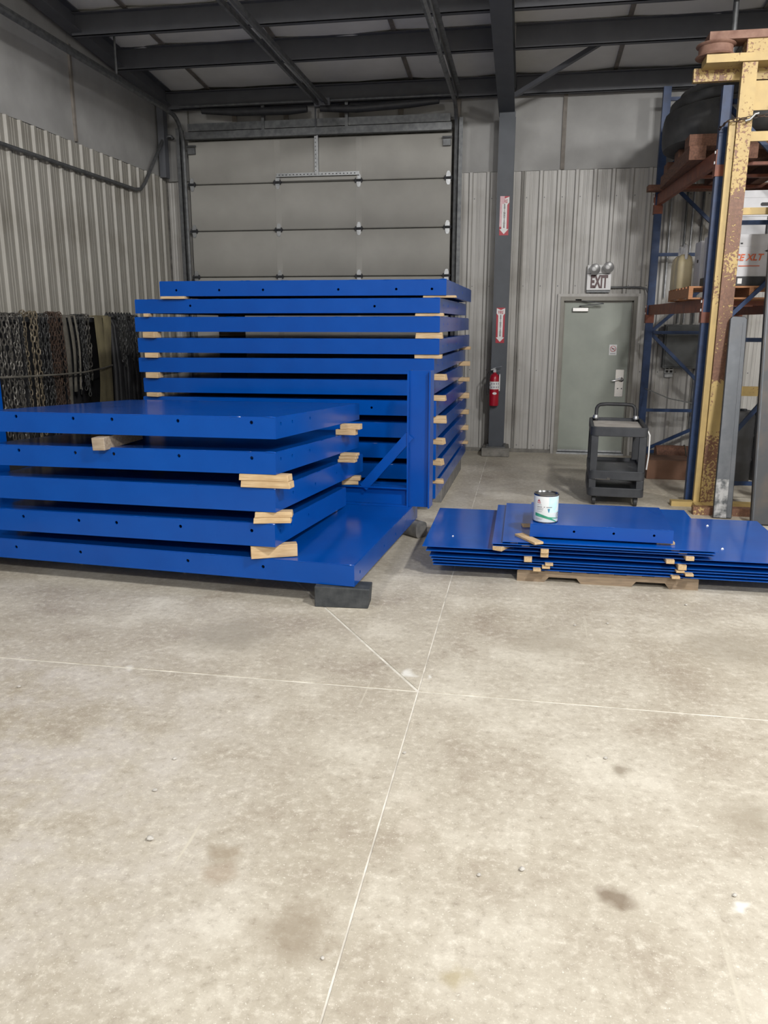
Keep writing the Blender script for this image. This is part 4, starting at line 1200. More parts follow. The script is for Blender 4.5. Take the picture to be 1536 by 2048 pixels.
# fire extinguisher arrow signs on the column
def arrow_sign(label, z, h, faded, xo):
    wd = h / 4.05
    s = thing('extinguisher_sign', label, 'sign', (cx_ + xo, 10.8585, z), group=None)
    b = MB(); b.box(-wd / 2, wd / 2, -0.003, 0, 0, h); obj('red_panel', b, 'red', s)
    y = -0.0035
    a = wd / 2 * 0.96
    prof = [(0, 0.03 * h), (a, 0.16 * h), (a * 0.58, 0.16 * h), (a * 0.58, 0.78 * h), (a, 0.84 * h), (a, 0.985 * h), (0, 0.935 * h), (-a, 0.985 * h), (-a, 0.84 * h), (-a * 0.58, 0.78 * h), (-a * 0.58, 0.16 * h), (-a, 0.16 * h)]
    # two convex halves keep the outline clean
    b = MB()
    n0 = len(prof)
    vs = [(u, y, v) for u, v in prof]
    b.add(vs, [(0, 1, 2, 10, 11), (2, 3, 9, 10), (3, 4, 6, 8, 9), (4, 5, 6), (6, 7, 8)])
    raw('white_arrow', b, 'white', s)
    text('FIRE', h * 0.125, 'red', s, (0, -0.0042, 0.865 * h), FRONT, sx=0.68, ext=0.0005, off=0.0012)
    for i, c in enumerate('EXTINGUISHER'):
        text(c, h * 0.064, 'ink', s, (0, -0.0042, (0.775 - i * 0.0515) * h), FRONT, sx=0.95, ext=0.0005, off=0.0012)
    if faded:
        b = MB(); b.box(-wd / 2 - 0.001, -0.003, -0.0050, -0.0045, 0.80 * h, 1.0 * h); obj('faded_patch', b, 'pink', s)
        b = MB(); b.box(-wd / 2 - 0.001, -wd * 0.29, -0.0050, -0.0036, 0.22 * h, 0.80 * h); obj('faded_patch', b, 'pink', s)
    return s
arrow_sign('upper red and white fire extinguisher arrow sign, its left side faded pink', 2.875, 0.475, True, 0.005)
arrow_sign('lower red and white fire extinguisher arrow sign, just above the extinguisher', 1.515, 0.455, False, 0.005)
# extinguisher
x_ = thing('fire_extinguisher', 'red fire extinguisher with a white label hung on the dark column', 'fire extinguisher', (cx_ - 0.045, 10.775, 0.69))
b = MB(); b.lathe([(0.05, 0.0), (0.06, 0.004), (0.064, 0.02), (0.064, 0.36), (0.056, 0.40), (0.035, 0.425), (0.02, 0.43), (0.02, 0.45)], 24); obj('cylinder', b, 'ext_red', x_, smooth=50)
b = MB()
vs = []; fs = []
for i in range(13):
    t = -pi / 2 - 1.25 + 2.5 * i / 12
    vs += [(0.0652 * cos(t), 0.0652 * sin(t), 0.225), (0.0652 * cos(t), 0.0652 * sin(t), 0.325)]
for i in range(12):
    fs.append((2 * i, 2 * i + 2, 2 * i + 3, 2 * i + 1))
b.add(vs, fs); lb = raw('paper_label', b, 'white', x_)
b = MB()
for i in range(5):
    for j in range(2):
        t = -pi / 2 - 0.9 + 0.45 * i
        b.box(0.066 * cos(t) - 0.009, 0.066 * cos(t) + 0.009, 0.066 * sin(t) - 0.0015, 0.066 * sin(t), 0.242 + j * 0.045, 0.262 + j * 0.045)
obj('label_print', b, 'grey_ink', lb, kind='stuff')
b = MB(); b.lathe([(0.022, 0), (0.022, 0.003)], 12, fn=lambda a, c, q: (0.01 + a * 1.3, -0.0645 - q, 0.17 + c * 0.75)); obj('white_sticker', b, 'white', x_)
b = MB(); b.box(-0.018, 0.018, -0.02, 0.02, 0.445, 0.485); b.bar((-0.05, 0, 0.475), (0.01, 0, 0.50), 0.02, 0.012); b.bar((-0.03, 0, 0.502), (0.09, -0.03, 0.525), 0.02, 0.01); b.bar((-0.01, 0, 0.46), (0.075, -0.02, 0.468), 0.018, 0.008); obj('valve_handle', b, 'galv', x_)
b = MB(); b.tube([(-0.015, 0, 0.465), (-0.06, -0.01, 0.47), (-0.085, -0.01, 0.42), (-0.088, -0.01, 0.32), (-0.086, -0.01, 0.2), (-0.08, -0.01, 0.15)], [0.01] * 5 + [0.014], 8); obj('discharge_hose', b, 'hose', x_, smooth=60)
b = MB(); b.box(0.062, 0.075, -0.03, 0.085, 0.2, 0.42); obj('white_tag', b, 'white', x_)
b = MB(); b.box(-0.03, 0.03, 0.064, 0.085, 0.1, 0.40); obj('wall_hook', b, 'black', x_)
# electrical bits behind the rack
e2 = thing('electrical_panel', 'dark grey electrical cabinet on the wall behind the rack', 'electrical panel', (2.05, WY - 0.175, 1.2))
b = MB(); b.box(-0.26, 0.27, 0, 0.14, 0, 0.56); obj('cabinet', b, 'grey_box', e2, bev=0.006)
b = MB(); b.box(-0.24, 0.25, -0.012, 0, 0.02, 0.54); dr = obj('cabinet_door', b, 'grey_box', e2, bev=0.004)
b = MB(); b.box(0.2, 0.225, -0.03, -0.01, 0.25, 0.33); obj('latch', b, 'galv_dark', dr)
o_ = thing('power_outlet', 'four-socket power outlet on the wall behind the rack', 'outlet', (1.90, WY - 0.05, 1.12))
b = MB(); b.box(-0.06, 0.06, 0, 0.05, 0, 0.11); b.box(-0.055, 0.055, 0.0, 0.04, -0.05, 0.0); obj('cover_plate', b, 'galv', o_, bev=0.006)
for i in (-1, 1):
    for j in (-1, 1):
        b = MB(); b.box(i * 0.026 - 0.018, i * 0.026 + 0.018, -0.002, 0.002, 0.055 + j * 0.024 - 0.015, 0.055 + j * 0.024 + 0.015); obj('socket', b, 'ink', o_)
for k, (x, z0, z1, m_, lab) in enumerate(((1.76, 2.1, 3.35, 'galv', 'bright vertical conduit just right of the far blue rack post'), (1.95, 1.78, 3.6, 'galv_dark', 'grey conduit rising from the electrical cabinet, left of three'), (2.03, 1.78, 3.6, 'galv', 'grey conduit rising from the electrical cabinet, middle of three'), (2.15, 1.78, 3.6, 'galv_dark', 'grey conduit rising from the electrical cabinet, right of three'), (2.22, 0.35, 1.19, 'galv_dark', 'thin cable conduit dropping from the electrical cabinet to the floor'))):
    b = MB(); b.tube([(x, WY - 0.045, z0), (x, WY - 0.045, z1)], 0.014, 8)
    tag(obj('conduit', b, m_, smooth=60), lab, 'pipe')

# ================================================================ UTILITY CART
c_ = thing('utility_cart', 'dark grey plastic utility cart with a whitish top tray, before the green door', 'cart', (0.935, 7.92, 0), (0, 0, radians(-3)))
CW, CD_ = 0.54, 0.86
def rrect(x0, x1, y0, y1, r, n=5):
    pts = []
    for cx2, cy2, a0 in ((x1 - r, y0 + r, -pi / 2), (x1 - r, y1 - r, 0), (x0 + r, y1 - r, pi / 2), (x0 + r, y0 + r, pi)):
        for i in range(n + 1):
            t = a0 + pi / 2 * i / n
            pts.append((cx2 + r * cos(t), cy2 + r * sin(t)))
    return pts
def tray(z0, z1, name, m, surf, surf_m):
    out = rrect(-CW / 2, CW / 2, 0, CD_, 0.06); inn = rrect(-CW / 2 + 0.03, CW / 2 - 0.03, 0.03, CD_ - 0.03, 0.045)
    n = len(out)
    vs = [(u, v, z0) for u, v in out] + [(u, v, z1) for u, v in out] + [(u, v, z1) for u, v in inn] + [(u, v, surf) for u, v in inn]
    fs = [tuple(range(n - 1, -1, -1)), tuple(range(3 * n, 4 * n))]
    for k in range(3):
        for i in range(n):
            j = (i + 1) % n
            fs.append((k * n + i, k * n + j, (k + 1) * n + j, (k + 1) * n + i))
    b = MB(); b.add(vs, fs); t = obj(name, b, m, c_, bev=0.005)
    b = MB(); b.prism(rrect(-CW / 2 + 0.04, CW / 2 - 0.04, 0.04, CD_ - 0.04, 0.04), lambda u, v, q: (u, v, q), surf + 0.001, surf + 0.004); obj('tray_mat', b, surf_m, t)
tray(0.70, 0.79, 'top_tray', 'charcoal', 0.755, 'tray_mat')
tray(0.27, 0.36, 'middle_tray', 'charcoal', 0.325, 'charcoal')
tray(0.10, 0.19, 'bottom_tray', 'charcoal', 0.15, 'charcoal')
for sx_ in (-1, 1):
    for y0 in (0.012, CD_ - 0.072):
        for z0, z1 in ((0.19, 0.272), (0.36, 0.702)):
            xx = sx_ * (CW / 2 - 0.042)
            b = MB()
            b.box(xx - 0.036, xx + 0.036, y0, y0 + 0.012, z0 - 0.01, z1); b.box(xx + sx_ * 0.024, xx + sx_ * 0.036, y0, y0 + 0.06, z0 - 0.01, z1)
            obj('leg', b, 'charcoal', c_, bev=0.004)
pts = [(-0.2, 0.80, 0.76), (-0.2, 0.83, 0.84)] + [(-0.2 + 0.05 * (1 - cos(t)), 0.84, 0.87 + 0.06 * sin(t)) for t in (0.3, 0.8, 1.3)] + [(-0.1, 0.84, 0.935), (0.1, 0.84, 0.935)] + [(0.2 - 0.05 * (1 - cos(t)), 0.84, 0.87 + 0.06 * sin(t)) for t in (1.3, 0.8, 0.3)] + [(0.2, 0.83, 0.84), (0.2, 0.80, 0.76)]
b = MB(); b.tube(pts, 0.019, 10); obj('push_handle', b, 'black', c_, smooth=60)
for sx_ in (-1, 1):
    b = MB(); b.lathe([(0.03, 0), (0.03, 0.025), (0.02, 0.04)], 12, c=(sx_ * 0.205, 0.79, 0.785)); obj('handle_socket', b, 'galv', c_, smooth=50)
b = MB(); b.tube([(CW / 2 + 0.01, 0.2, 0.74), (CW / 2 + 0.03, 0.18, 0.70), (CW / 2 + 0.032, 0.17, 0.5), (CW / 2 + 0.02, 0.16, 0.36)], 0.008, 6); obj('white_cord', b, 'white', c_, smooth=60)
for sx_ in (-1, 1):
    for y0 in (0.09, CD_ - 0.09):
        b = MB(); xx = sx_ * (CW / 2 - 0.07)
        b.lathe([(0.02, -0.016), (0.05, -0.016), (0.05, 0.016), (0.02, 0.016)], 16, fn=lambda a, c, q: (xx + q, y0 + a, 0.05 + c))
        b.box(xx - 0.022, xx - 0.017, y0 - 0.02, y0 + 0.02, 0.04, 0.1); b.box(xx + 0.017, xx + 0.022, y0 - 0.02, y0 + 0.02, 0.04, 0.1)
        obj('caster', b, 'black', c_)
b = MB(); b.box(-0.2, -0.06, -0.008, 0.0, 0.272, 0.28); b.box(-0.09, -0.06, -0.012, 0, 0.275, 0.295); obj('bright_bracket', b, 'chrome', c_)

# ================================================================ PALLET RACK
k = thing('pallet_rack', 'blue and orange pallet rack along the right side, loaded with pallets and boxes', 'pallet rack', (1.6, 10.9, 0))
RXY = {'A': (-0.045, 0.0), 'B': (0.11, -2.60), 'C': (1.18, -2.53), 'D': (1.03, 0.07)}
TOPZ = {'A': 4.55, 'B': 3.87, 'C': 3.87, 'D': 4.55}
for nm, (x, y) in RXY.items():
    b = MB()
    b.box(x - 0.045, x + 0.045, y - 0.04, y - 0.034, 0.008, TOPZ[nm]); b.box(x - 0.045, x - 0.039, y - 0.034, y + 0.04, 0.008, TOPZ[nm]); b.box(x + 0.039, x + 0.045, y - 0.034, y + 0.04, 0.008, TOPZ[nm])
    b.box(x - 0.07, x + 0.07, y - 0.06, y + 0.06, 0, 0.008)
    obj('upright', b, 'rack_blue', k)
def rb(p, q, name='brace', m='rack_blue', w_=0.035, h_=0.04):
    b = MB(); b.bar(p, q, w_, h_); obj(name, b, m, k)
ay, by = 0.02, -2.56
for z in (0.11, 0.66, 1.66, 2.62, 3.6, 4.42):
    rb((0.0, ay, z), (0.985, ay + 0.05, z))
for z0, z1 in ((0.12, 0.60), (1.64, 0.70), (1.68, 2.58), (3.55, 2.66), (3.62, 4.38)):
    rb((0.0, ay, z0), (0.985, ay + 0.05, z1))
for z in (0.2, 1.62, 2.70, 3.75):
    rb((0.155, by, z), (1.135, by + 0.05, z), w_=0.03)
for z0, z1 in ((0.25, 1.58), (1.66, 2.66), (3.7, 2.76)):
    rb((0.155, by, z0), (1.135, by + 0.05, z1), w_=0.03)
for z0, z1 in ((1.88, 2.0), (3.20, 3.33)):
    zm = (z0 + z1) / 2
    rb((-0.045, -0.045, zm), (0.085, -2.555, zm), 'beam', 'rack_orange', 0.05, z1 - z0)
    rb((1.03, 0.02, zm), (1.18, -2.48, zm), 'beam', 'rack_orange', 0.05, z1 - z0)
    for (x, y) in (RXY['A'], RXY['B'], RXY['C'], RXY['D']):
        b = MB(); s = -1
        xx = x - 0.05 if x < 0.5 else x + 0.05
        b.box(xx - 0.005, xx + 0.005, y - 0.05 if y < -1 else y - 0.045, y + 0.05, z0 - 0.1, z1)
        b.box(x - 0.05, x + 0.05, y - 0.048, y - 0.041, z0 - 0.1, z0 + 0.0)
        cn = obj('beam_connector', b, 'rack_orange', k)
        b = MB()
        for zz_ in (z0 + 0.02, z1 - 0.02):
            b.box(xx - 0.014, xx - 0.004, y - 0.03, y - 0.01, zz_ - 0.012, zz_ + 0.012)
        obj('lock_pin', b, 'white', cn)
    for yy in (-0.6, -1.3, -2.0):
        rb((0.0 - yy * 0.055, yy, z1 - 0.015), (1.05 - yy * 0.055, yy + 0.05, z1 - 0.015), 'crossbar', 'rack_orange', 0.06, 0.03)
b = MB(); b.tube([(-0.04, -0.05, 0.95), (0.06, -1.3, 0.93), (0.11, -2.55, 0.99)], 0.006, 6); obj('tie_wire', b, 'galv', k)

def pallet(label, loc, yaw, L, D, m):
    """stringers run along local y, boards along x"""
    p = thing('wooden_pallet', label, 'pallet', loc, (0, 0, yaw))
    for x in (0.0, L / 2 - 0.02, L - 0.04):
        b = MB(); b.box(x, x + 0.04, 0, D, 0.016, 0.105); obj('stringer', b, m, p)
    n = 7
    for i in range(n):
        y = (D - 0.1) * i / (n - 1)
        b = MB(); b.box(0, L, y, y + 0.1, 0.1055, 0.122); obj('deck_board', b, m, p)
    for i in range(3):
        y = (D - 0.1) * i / 2
        b = MB(); b.box(0, L, y, y + 0.1, 0, 0.0155); obj('bottom_board', b, m, p)
    return p
pallet('orange-brown wooden pallet on the lower rack level, carrying white boxes', (1.54, 8.36, 2.004), radians(0), 1.15, 1.15, 'pallet_orange')
PZ = 2.128
b = MB(); b.prism(rrect(1.70, 2.62, 8.4, 8.735, 0.04), lambda u, v, t: (u, v, t), PZ, PZ + 0.085)
tray_ = tag(obj('black_tray', b, 'black', bev=0.004), 'flat black tray between the pallet and the lettered white box', 'tray')
b = MB(); b.box(0, 0.04, -0.002, 0, 0.0, 0.05); obj('white_tag', b, 'white', tray_, (1.985, 8.3995, PZ + 0.02))
def carton(label, x0, x1, y0, y1, z0, z1, hole=None, m='carton', yaw=0.0):
    c = thing('white_carton', label, 'box', ((x0 + x1) / 2, y0, z0), (0, 0, yaw))
    W, D, H = x1 - x0, y1 - y0, z1 - z0
    b = MB(); b.box(-W / 2, W / 2, 0, D, 0, H); obj('carton_body', b, m, c, bev=0.004)
    b = MB(); b.box(-W / 2 - 0.003, W / 2 + 0.003, -0.003, D + 0.003, H * 0.72, H + 0.003)
    obj('carton_lid', b, m, c, bev=0.003)
    if hole:
        b = MB()
        if hole == 'front':
            b.prism(rrect(-0.06, 0.06, H * 0.4, H * 0.4 + 0.032, 0.015), lambda u, v, t: (u, t, v), -0.0045, 0.0)
        else:
            b.prism(rrect(D * 0.3, D * 0.3 + 0.05, H * 0.55, H * 0.55 + 0.03, 0.014), lambda u, v, t: (t, u, v), -W / 2 - 0.0045, -W / 2)
        obj('hand_hole', b, 'ink', c)
    return c
bx = carton('white box printed CE XLT in orange, on the black tray', 1.72, 2.29, 8.42, 8.72, PZ + 0.086, 2.60)
text('CE XLT', 0.085, 'orange_ink', bx, (0.055, -0.0055, 0.175), FRONT, sx=0.95, shear=0.25, ext=0.0008, off=0.002)
b = MB(); b.box(-0.02, 0.17, -0.0052, -0.003, 0.095, 0.103); obj('small_print', b, 'orange_ink', bx)
b = MB()
for i in range(7):
    t = pi * 0.5 + pi * i / 7
    b.bar((0.285 + 0.018 * cos(t), -0.006, 0.335 + 0.018 * sin(t)), (0.285 + 0.055 * cos(t), -0.006, 0.335 + 0.055 * sin(t)), 0.002, 0.011, (0, 1, 0))
obj('leaf_emblem', b, 'teal', bx)
b = MB(); b.prism([(0.2, 0.235), (0.235, 0.222), (0.27, 0.235), (0.235, 0.248)], lambda u, v, t: (u, t, v), -0.0055, -0.004); obj('diamond_mark', b, 'ink', bx)
b = MB(); b.box(-0.02, 0.0, -0.0072, -0.003, 0.30, 0.312); obj('small_print', b, 'ink', bx)
carton('white box with a small side hole, behind the lettered box beside the cream jugs', 1.70, 2.2, 8.78, 9.06, PZ + 0.001, 2.58, 'side')
carton('plain white box stacked behind and above the lettered box', 2.02, 2.29, 8.78, 9.08, 2.59, 2.80)
carton('white box at the right end of the lower rack pallet, beside the plain one', 2.31, 2.65, 8.75, 9.1, PZ + 0.001, 2.76)
carton('topmost white box with an oval hand hole in front, under the dark beam', 2.06, 2.52, 8.82, 9.1, 2.81, 3.05, 'front')
for i, (x, y) in enumerate(((1.615, 9.16), (1.615, 9.40))):
    j = thing('plastic_jug', ['nearer cream plastic jug with a loop handle, beside the white box', 'farther cream plastic jug with a loop handle, at the pallet far end'][i], 'jug', (x, y, PZ + 0.001))
    b = MB()
    prof = rrect(-0.075, 0.075, -0.11, 0.11, 0.04)
    lev = [(0.0, 0.94), (0.015, 1.0), (0.26, 1.0), (0.32, 0.86), (0.35, 0.5)]
    n = len(prof); vs = [(u * s, v * s, z) for z, s in lev for u, v in prof]; fs = [tuple(range(n - 1, -1, -1)), tuple(range((len(lev) - 1) * n, len(lev) * n))]
    for q in range(len(lev) - 1):
        for a in range(n):
            fs.append((q * n + a, q * n + (a + 1) % n, (q + 1) * n + (a + 1) % n, (q + 1) * n + a))
    b.add(vs, fs); obj('jug_body', b, 'cream', j, smooth=50)
    b = MB(); b.tube([(0, -0.09, 0.30), (0, -0.10, 0.38), (0, -0.07, 0.43), (0, 0.02, 0.45), (0, 0.05, 0.42), (0, 0.055, 0.36)], 0.017, 8); obj('loop_handle', b, 'white', j, smooth=60)
    b = MB(); b.lathe([(0.024, 0), (0.024, 0.03), (0.02, 0.035)], 14, c=(0, 0.0, 0.349)); obj('screw_cap', b, 'white', j, smooth=50)
# upper level: timbers and the stack of rubber rings
for i, (x0, x1, y0, y1, z0, z1, lab) in enumerate(((1.50, 1.66, 8.75, 10.5, 3.335, 3.47, 'left reddish timber lying across the upper rack level'), (2.0, 2.14, 8.75, 10.5, 3.335, 3.47, 'middle reddish timber lying across the upper rack level'), (2.46, 2.6, 8.75, 10.5, 3.335, 3.47, 'right reddish timber lying across the upper rack level'))):
    b = MB(); b.box(x0, x1, 0, y1 - y0, 0, z1 - z0)
    tag(obj('timber_beam', b, 'timber', None, (0, y0, z0), (0, 0, 0), bev=0.006), lab, 'timber', 'timbers on the upper rack level')
b = MB(); b.box(-0.30, 1.2, -0.07, 0.07, 0, 0.0685)
tag(obj('timber_plank', b, 'timber', None, (1.68, 10.68, 3.335), (0, 0, radians(2)), bev=0.005), 'reddish plank sticking out to the left at the far end of the upper rack level', 'timber')
for i, (yy, lab) in enumerate(((8.8, 'reddish board lying crosswise on the timbers, nearest one'), (9.5, 'reddish board lying crosswise on the timbers, middle one'), (10.2, 'reddish board lying crosswise on the timbers, farthest one'))):
    b = MB(); b.box(0, 1.25, 0, 0.24, 0, 0.11)
    tag(obj('timber_plank', b, 'timber', None, (1.50 + (0.02 if i else 0.0), yy, 3.471), (0, 0, 0), bev=0.005), lab, 'timber')
GR = 'stacked rubber rings on the rack'
rng = [(0.86, 0.36, 'widest and lowest dark rubber ring of the stack on the upper rack level'), (0.80, 0.11, 'second dark rubber ring from the bottom of the upper rack stack'), (0.71, 0.09, 'third dark rubber ring from the bottom of the upper rack stack'), (0.58, 0.08, 'smallest and topmost dark rubber ring of the upper rack stack')]
z = 3.583
for R, h_, lab in rng:
    prof = []
    for i in range(9):
        t = -pi / 2 + pi * i / 8
        prof.append((R - 0.05 + 0.05 * (abs(cos(t)) ** 0.5), h_ / 2 + h_ / 2 * sin(t)))
    ri = R - 0.3
    n = 40
    b = MB(); vs = []; fs = []
    full = [(ri, 0.0)] + prof + [(ri, h_)]
    for (r0, zz) in full:
        for q in range(n):
            t = 2 * pi * q / n
            vs.append((r0 * cos(t), r0 * sin(t), zz))
    m_ = len(full)
    for q in range(m_):
        for a in range(n):
            fs.append((q * n + a, q * n + (a + 1) % n, ((q + 1) % m_) * n + (a + 1) % n, ((q + 1) % m_) * n + a))
    b.add(vs, fs)
    o = tag(obj('rubber_ring', b, 'rubber', None, (2.22, 9.6, z), (0, 0, 0), smooth=45), lab, 'rubber ring', GR)
    z += h_ + 0.001

# floor items under the rack
b_ = thing('cardboard_box', 'flat brown cardboard box on the floor beside the far rack post', 'box', (1.72, 9.5, 0), (0, 0, 0))
b = MB(); b.box(-0.26, 0.235, 0, 0.4, 0, 0.22); obj('box_body', b, 'card', b_, bev=0.004)
b = MB(); b.box(-0.258, 0.233, 0.002, 0.198, 0.2205, 0.225); obj('flap', b, 'card', b_)
b = MB(); b.box(-0.258, 0.233, 0.202, 0.398, 0.2205, 0.225); obj('flap', b, 'card', b_)
t_ = thing('burlap_roll', 'dark brown rolled burlap lying by the back wall under the rack', 'roll', (1.95, 10.5, 0.13))
b = MB(); b.tube([(-0.25, 0, 0), (-0.1, 0, 0.004), (0.1, 0, 0.0), (0.3, 0, 0.0)], [0.125, 0.13, 0.128, 0.125], 16); obj('burlap', b, 'timber', t_, smooth=50)
b = MB(); b.tube([(0.1, 0.134 * cos(2 * pi * i / 16), 0.134 * sin(2 * pi * i / 16)) for i in range(16)], 0.008, 5, closed=True); obj('tie_cord', b, 'strap', t_, smooth=60)
def drum(label, x, y, R, H):
    d = thing('plastic_drum', label, 'drum', (x, y, 0))
    b = MB(); b.lathe([(R * 0.93, 0), (R, 0.03), (R, H * 0.3), (R * 1.03, H * 0.33), (R, H * 0.36), (R, H * 0.64), (R * 1.03, H * 0.67), (R, H * 0.7), (R, H * 0.93), (R * 0.9, H)], 28); obj('drum_body', b, 'black', d, smooth=40)
    b = MB(); b.lathe([(0.04, H), (0.04, H + 0.02)], 12, c=(R * 0.5, 0, 0)); obj('bung', b, 'charcoal', d)
drum('black plastic drum under the rack behind the yellow frame', 2.32, 9.5, 0.26, 0.82)
drum('second black plastic drum deeper under the rack, right of the first', 2.86, 9.75, 0.26, 0.82)

# ================================================================ YELLOW GANTRY, FORKS
y_ = thing('yellow_hoist_frame', 'tall rusty yellow hoist frame with a sheave on top, standing before the rack', 'hoist frame', (1.80, 8.07, 0))
b = MB(); b.box(-0.03, 0.095, 0, 0.008, 0.05, 4.0); b.box(-0.03, -0.022, 0.008, 0.07, 0.05, 4.0); b.box(0.087, 0.095, 0.008, 0.07, 0.05, 4.0); obj('column', b, 'yellow_rust', y_)
b = MB(); b.box(-0.088, -0.034, 0.03, 0.09, 0.05, 3.55); obj('guide_rail', b, 'yellow', y_)
b = MB(); b.box(0.60, 0.735, 0, 0.07, 0.05, 4.0); obj('column', b, 'yellow_rust', y_)
for z0, z1 in ((3.36, 3.44), (2.74, 2.80), (1.10, 1.19)):
    b = MB(); b.box(0.0955, 0.60, 0.02, 0.05, z0, z1); obj('rung', b, 'yellow', y_)
b = MB(); b.box(0.0955, 0.60, 0.052, 0.064, 3.62, 3.86); obj('gusset_plate', b, 'yellow', y_)
b = MB(); b.lathe([(0.03, 0), (0.03, 0.012)], 12, fn=lambda a, c, q: (0.26 + a, 0.052 - q, 3.64 + c)); obj('plate_bolt', b, 'rust', y_)
b = MB(); b.box(-0.34, 0.8, -0.02, 0.2, 4.003, 4.07); obj('lower_flange', b, 'yellow', y_)
b = MB(); b.box(-0.33, 0.8, -0.02, 0.2, 4.185, 4.25); obj('upper_flange', b, 'rust', y_)
b = MB(); b.box(-0.01, 0.8, 0.0, 0.012, 4.07, 4.185); b.box(-0.01, 0.0, 0.012, 0.18, 4.07, 4.185); obj('web_plate', b, 'yellow_rust', y_)
b = MB(); b.box(-0.40, 0.75, 0.201, 0.26, 3.91, 4.02); obj('rear_beam', b, 'yellow_rust', y_)
b = MB(); b.lathe([(0.05, 0.0), (0.165, 0.0), (0.17, 0.006), (0.165, 0.014), (0.145, 0.022), (0.145, 0.083), (0.165, 0.091), (0.17, 0.098), (0.165, 0.106), (0.05, 0.106)], 36, c=(-0.245, 0.115, 4.075)); obj('sheave', b, 'rust', y_, smooth=40)
b = MB(); b.lathe([(0.03, 0), (0.03, 0.112)], 14, c=(-0.245, 0.115, 4.072)); obj('axle', b, 'galv_dark', y_)
b = MB(); b.box(-0.30, 0.06, 0.0, 0.10, 0.0, 0.05); obj('base_beam', b, 'yellow', y_)
b = MB(); b.box(-0.16, 0.75, -0.35, -0.26, 0.0, 0.075); obj('base_beam', b, 'yellow_rust', y_)
b = MB(); b.box(0.061, 0.75, 0.0, 0.10, 0.0, 0.05); obj('base_beam', b, 'yellow', y_)
for x in (-0.1, 0.64):
    b = MB(); b.box(x, x + 0.08, -0.26, 0.0, 0.0, 0.05); obj('base_beam', b, 'yellow', y_)
# chain that ties it to the rack
ch = thing('tie_chain', 'rusty chain tying the yellow frame to the blue rack post', 'chain', (1.80, 8.04, 3.52))
b = MB()
links(b, (-0.12, 0.0, 0.0), (0.13, -0.012, 0.03), 0.045, 0.005, 0.017, rnd=rc); links(b, (0.13, -0.012, 0.03), (0.62, -0.012, 0.06), 0.045, 0.005, 0.017, rnd=rc); links(b, (-0.12, 0.0, 0.0), (-0.14, 0.2, -0.02), 0.045, 0.005, 0.017, rnd=rc)
obj('chain_links', b, 'chain_rust', ch, smooth=60)
b = MB(); b.tube([(0.02, -0.035, -0.01), (0.06, -0.035, 0.0), (0.10, -0.03, 0.045), (0.13, -0.03, 0.05)], 0.011, 8); obj('chain_binder', b, 'galv', ch, smooth=60)
# fork blades leaning on the frame
f1 = thing('fork_blade', 'grey scuffed steel fork blade leaning against the yellow frame', 'steel bar', (1.795, 7.60, 0.012), (radians(-12.3), radians(2), 0))
prof = [(0, 0), (0.165, 0), (0.155, 1.85), (0.135, 1.875), (0.02, 1.875), (0.005, 1.85)]
b = MB(); b.prism(prof, lambda u, v, t: (u, t, v), 0.0, 0.045); obj('blade', b, 'fork', f1, bev=0.006)
b = MB(); b.box(0.118, 0.126, -0.004, 0.0, 0.02, 1.82); obj('edge_rib', b, 'fork', f1)
b = MB(); b.box(0.004, 0.115, -0.001, 0.0, 0.0, 0.36); obj('worn_heel', b, 'fork_worn', f1)
f2 = thing('fork_blade', 'taller brown-stained steel bar at the right edge, leaning on the yellow frame', 'steel bar', (2.07, 7.38, 0.012), (radians(-11.5), radians(0.7), 0))
b = MB(); b.box(0.0, 0.22, 0.0, 0.05, 0.0, 2.95); obj('blade', b, 'fork_dark', f2, bev=0.006)
b = MB(); b.box(0.012, 0.024, -0.006, 0.0, 0.02, 2.92); obj('edge_rib', b, 'fork', f2)
# vertical pipe from the roof
b = MB(); b.tube([(1.86, 9.0, 4.30), (1.86, 9.0, roof_z(9.0))], 0.028, 10)
tag(obj('roof_pipe', b, 'galv_dark', smooth=60), 'light grey pipe dropping from the roof behind the yellow frame', 'pipe')

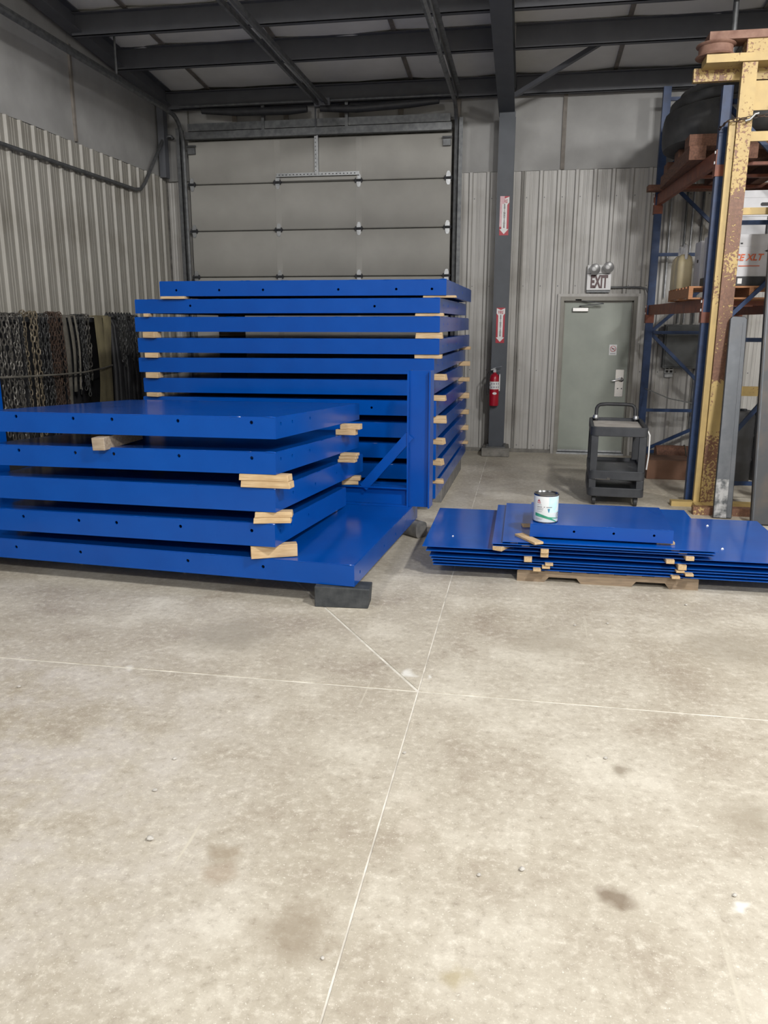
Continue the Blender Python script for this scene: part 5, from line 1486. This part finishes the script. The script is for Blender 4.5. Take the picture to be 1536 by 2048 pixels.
# ================================================================ PEBBLES
pb = [(-1.366, 2.765, 9, 'white pebble on the left part of the floor, upper one of two close together'), (-1.226, 2.255, 15, 'largest white pebble on the lower left floor'), (-1.343, 2.538, 9, 'flat white pebble between two others on the left floor'),
      (0.063, 2.324, 12, 'pale oval pebble right of the floor joint, lower middle'), (-0.076, 2.272, 9, 'brownish pebble just left of the pale oval one'), (0.403, 3.088, 9, 'white pebble on the right floor above the round stain'),
      (-0.43, 2.981, 8, 'small white pebble beside the long floor joint'), (-0.497, 1.842, 8, 'small pebble near the bottom of the long floor joint'), (0.73, 2.32, 9, 'pebble at the lower right beside a white splash'),
      (-2.411, 3.254, 11, 'white pebble at the left edge near the cross joint'), (0.365, 4.596, 9, 'left one of two pebbles before the sheet pile'), (0.561, 4.664, 9, 'right one of two pebbles before the sheet pile'),
      (1.093, 5.09, 10, 'white pebble in front of the pallet right end')]
for i, (x, y, s, lab) in enumerate(pb):
    rnd = random.Random(i)
    b = MB()
    a, c, h_ = s * 0.00085 * rnd.uniform(0.8, 1.3), s * 0.00085 * rnd.uniform(0.8, 1.2), s * 0.0006
    vs = [(0, 0, -h_ * 0.9)]
    for zl, rl in ((-0.6, 0.75), (0.0, 1.0), (0.6, 0.72)):
        for q in range(9):
            t = 2 * pi * q / 9
            r2 = rl * rnd.uniform(0.85, 1.12)
            vs.append((a * r2 * cos(t), c * r2 * sin(t), zl * h_))
    vs.append((0, 0, h_ * 0.95))
    fs = [(0, 1 + (q + 1) % 9, 1 + q) for q in range(9)]
    for L_ in range(2):
        for q in range(9):
            fs.append((1 + L_ * 9 + q, 1 + L_ * 9 + (q + 1) % 9, 10 + L_ * 9 + (q + 1) % 9, 10 + L_ * 9 + q))
    fs += [(28, 19 + q, 19 + (q + 1) % 9) for q in range(9)]
    b.add(vs, fs)
    tag(obj('pebble', b, 'pebble', None, (x, y, h_ * 0.88), (0, 0, rnd.uniform(0, 3)), smooth=50), lab, 'pebble')
# pale crumbs lying on the blue sheets
for x, y, z, s, lab in ((-0.47, 5.66, 0.2335, 0.007, 'tiny white crumb on the bare left end of the uppermost blue sheet'), (1.46, 6.33, 0.2335, 0.010, 'white crumb far back on the right end of the uppermost blue sheet'), (1.42, 5.66, 0.2335, 0.010, 'white crumb near the front on the right end of the uppermost blue sheet')):
    b = MB()
    b.add([(-s, -s * .8, 0), (s, -s * .7, 0), (s * .9, s, 0), (-s * .8, s * .8, 0), (-s * .5, -s * .4, s * .9), (s * .6, -s * .3, s * .8), (s * .4, s * .5, s), (-s * .4, s * .4, s * .7)],
          [(0, 3, 2, 1), (4, 5, 6, 7), (0, 1, 5, 4), (1, 2, 6, 5), (2, 3, 7, 6), (3, 0, 4, 7)])
    tag(obj('crumb', b, 'white', None, (x, y, z + 0.0002)), lab, 'debris', 'white crumbs on the sheets')
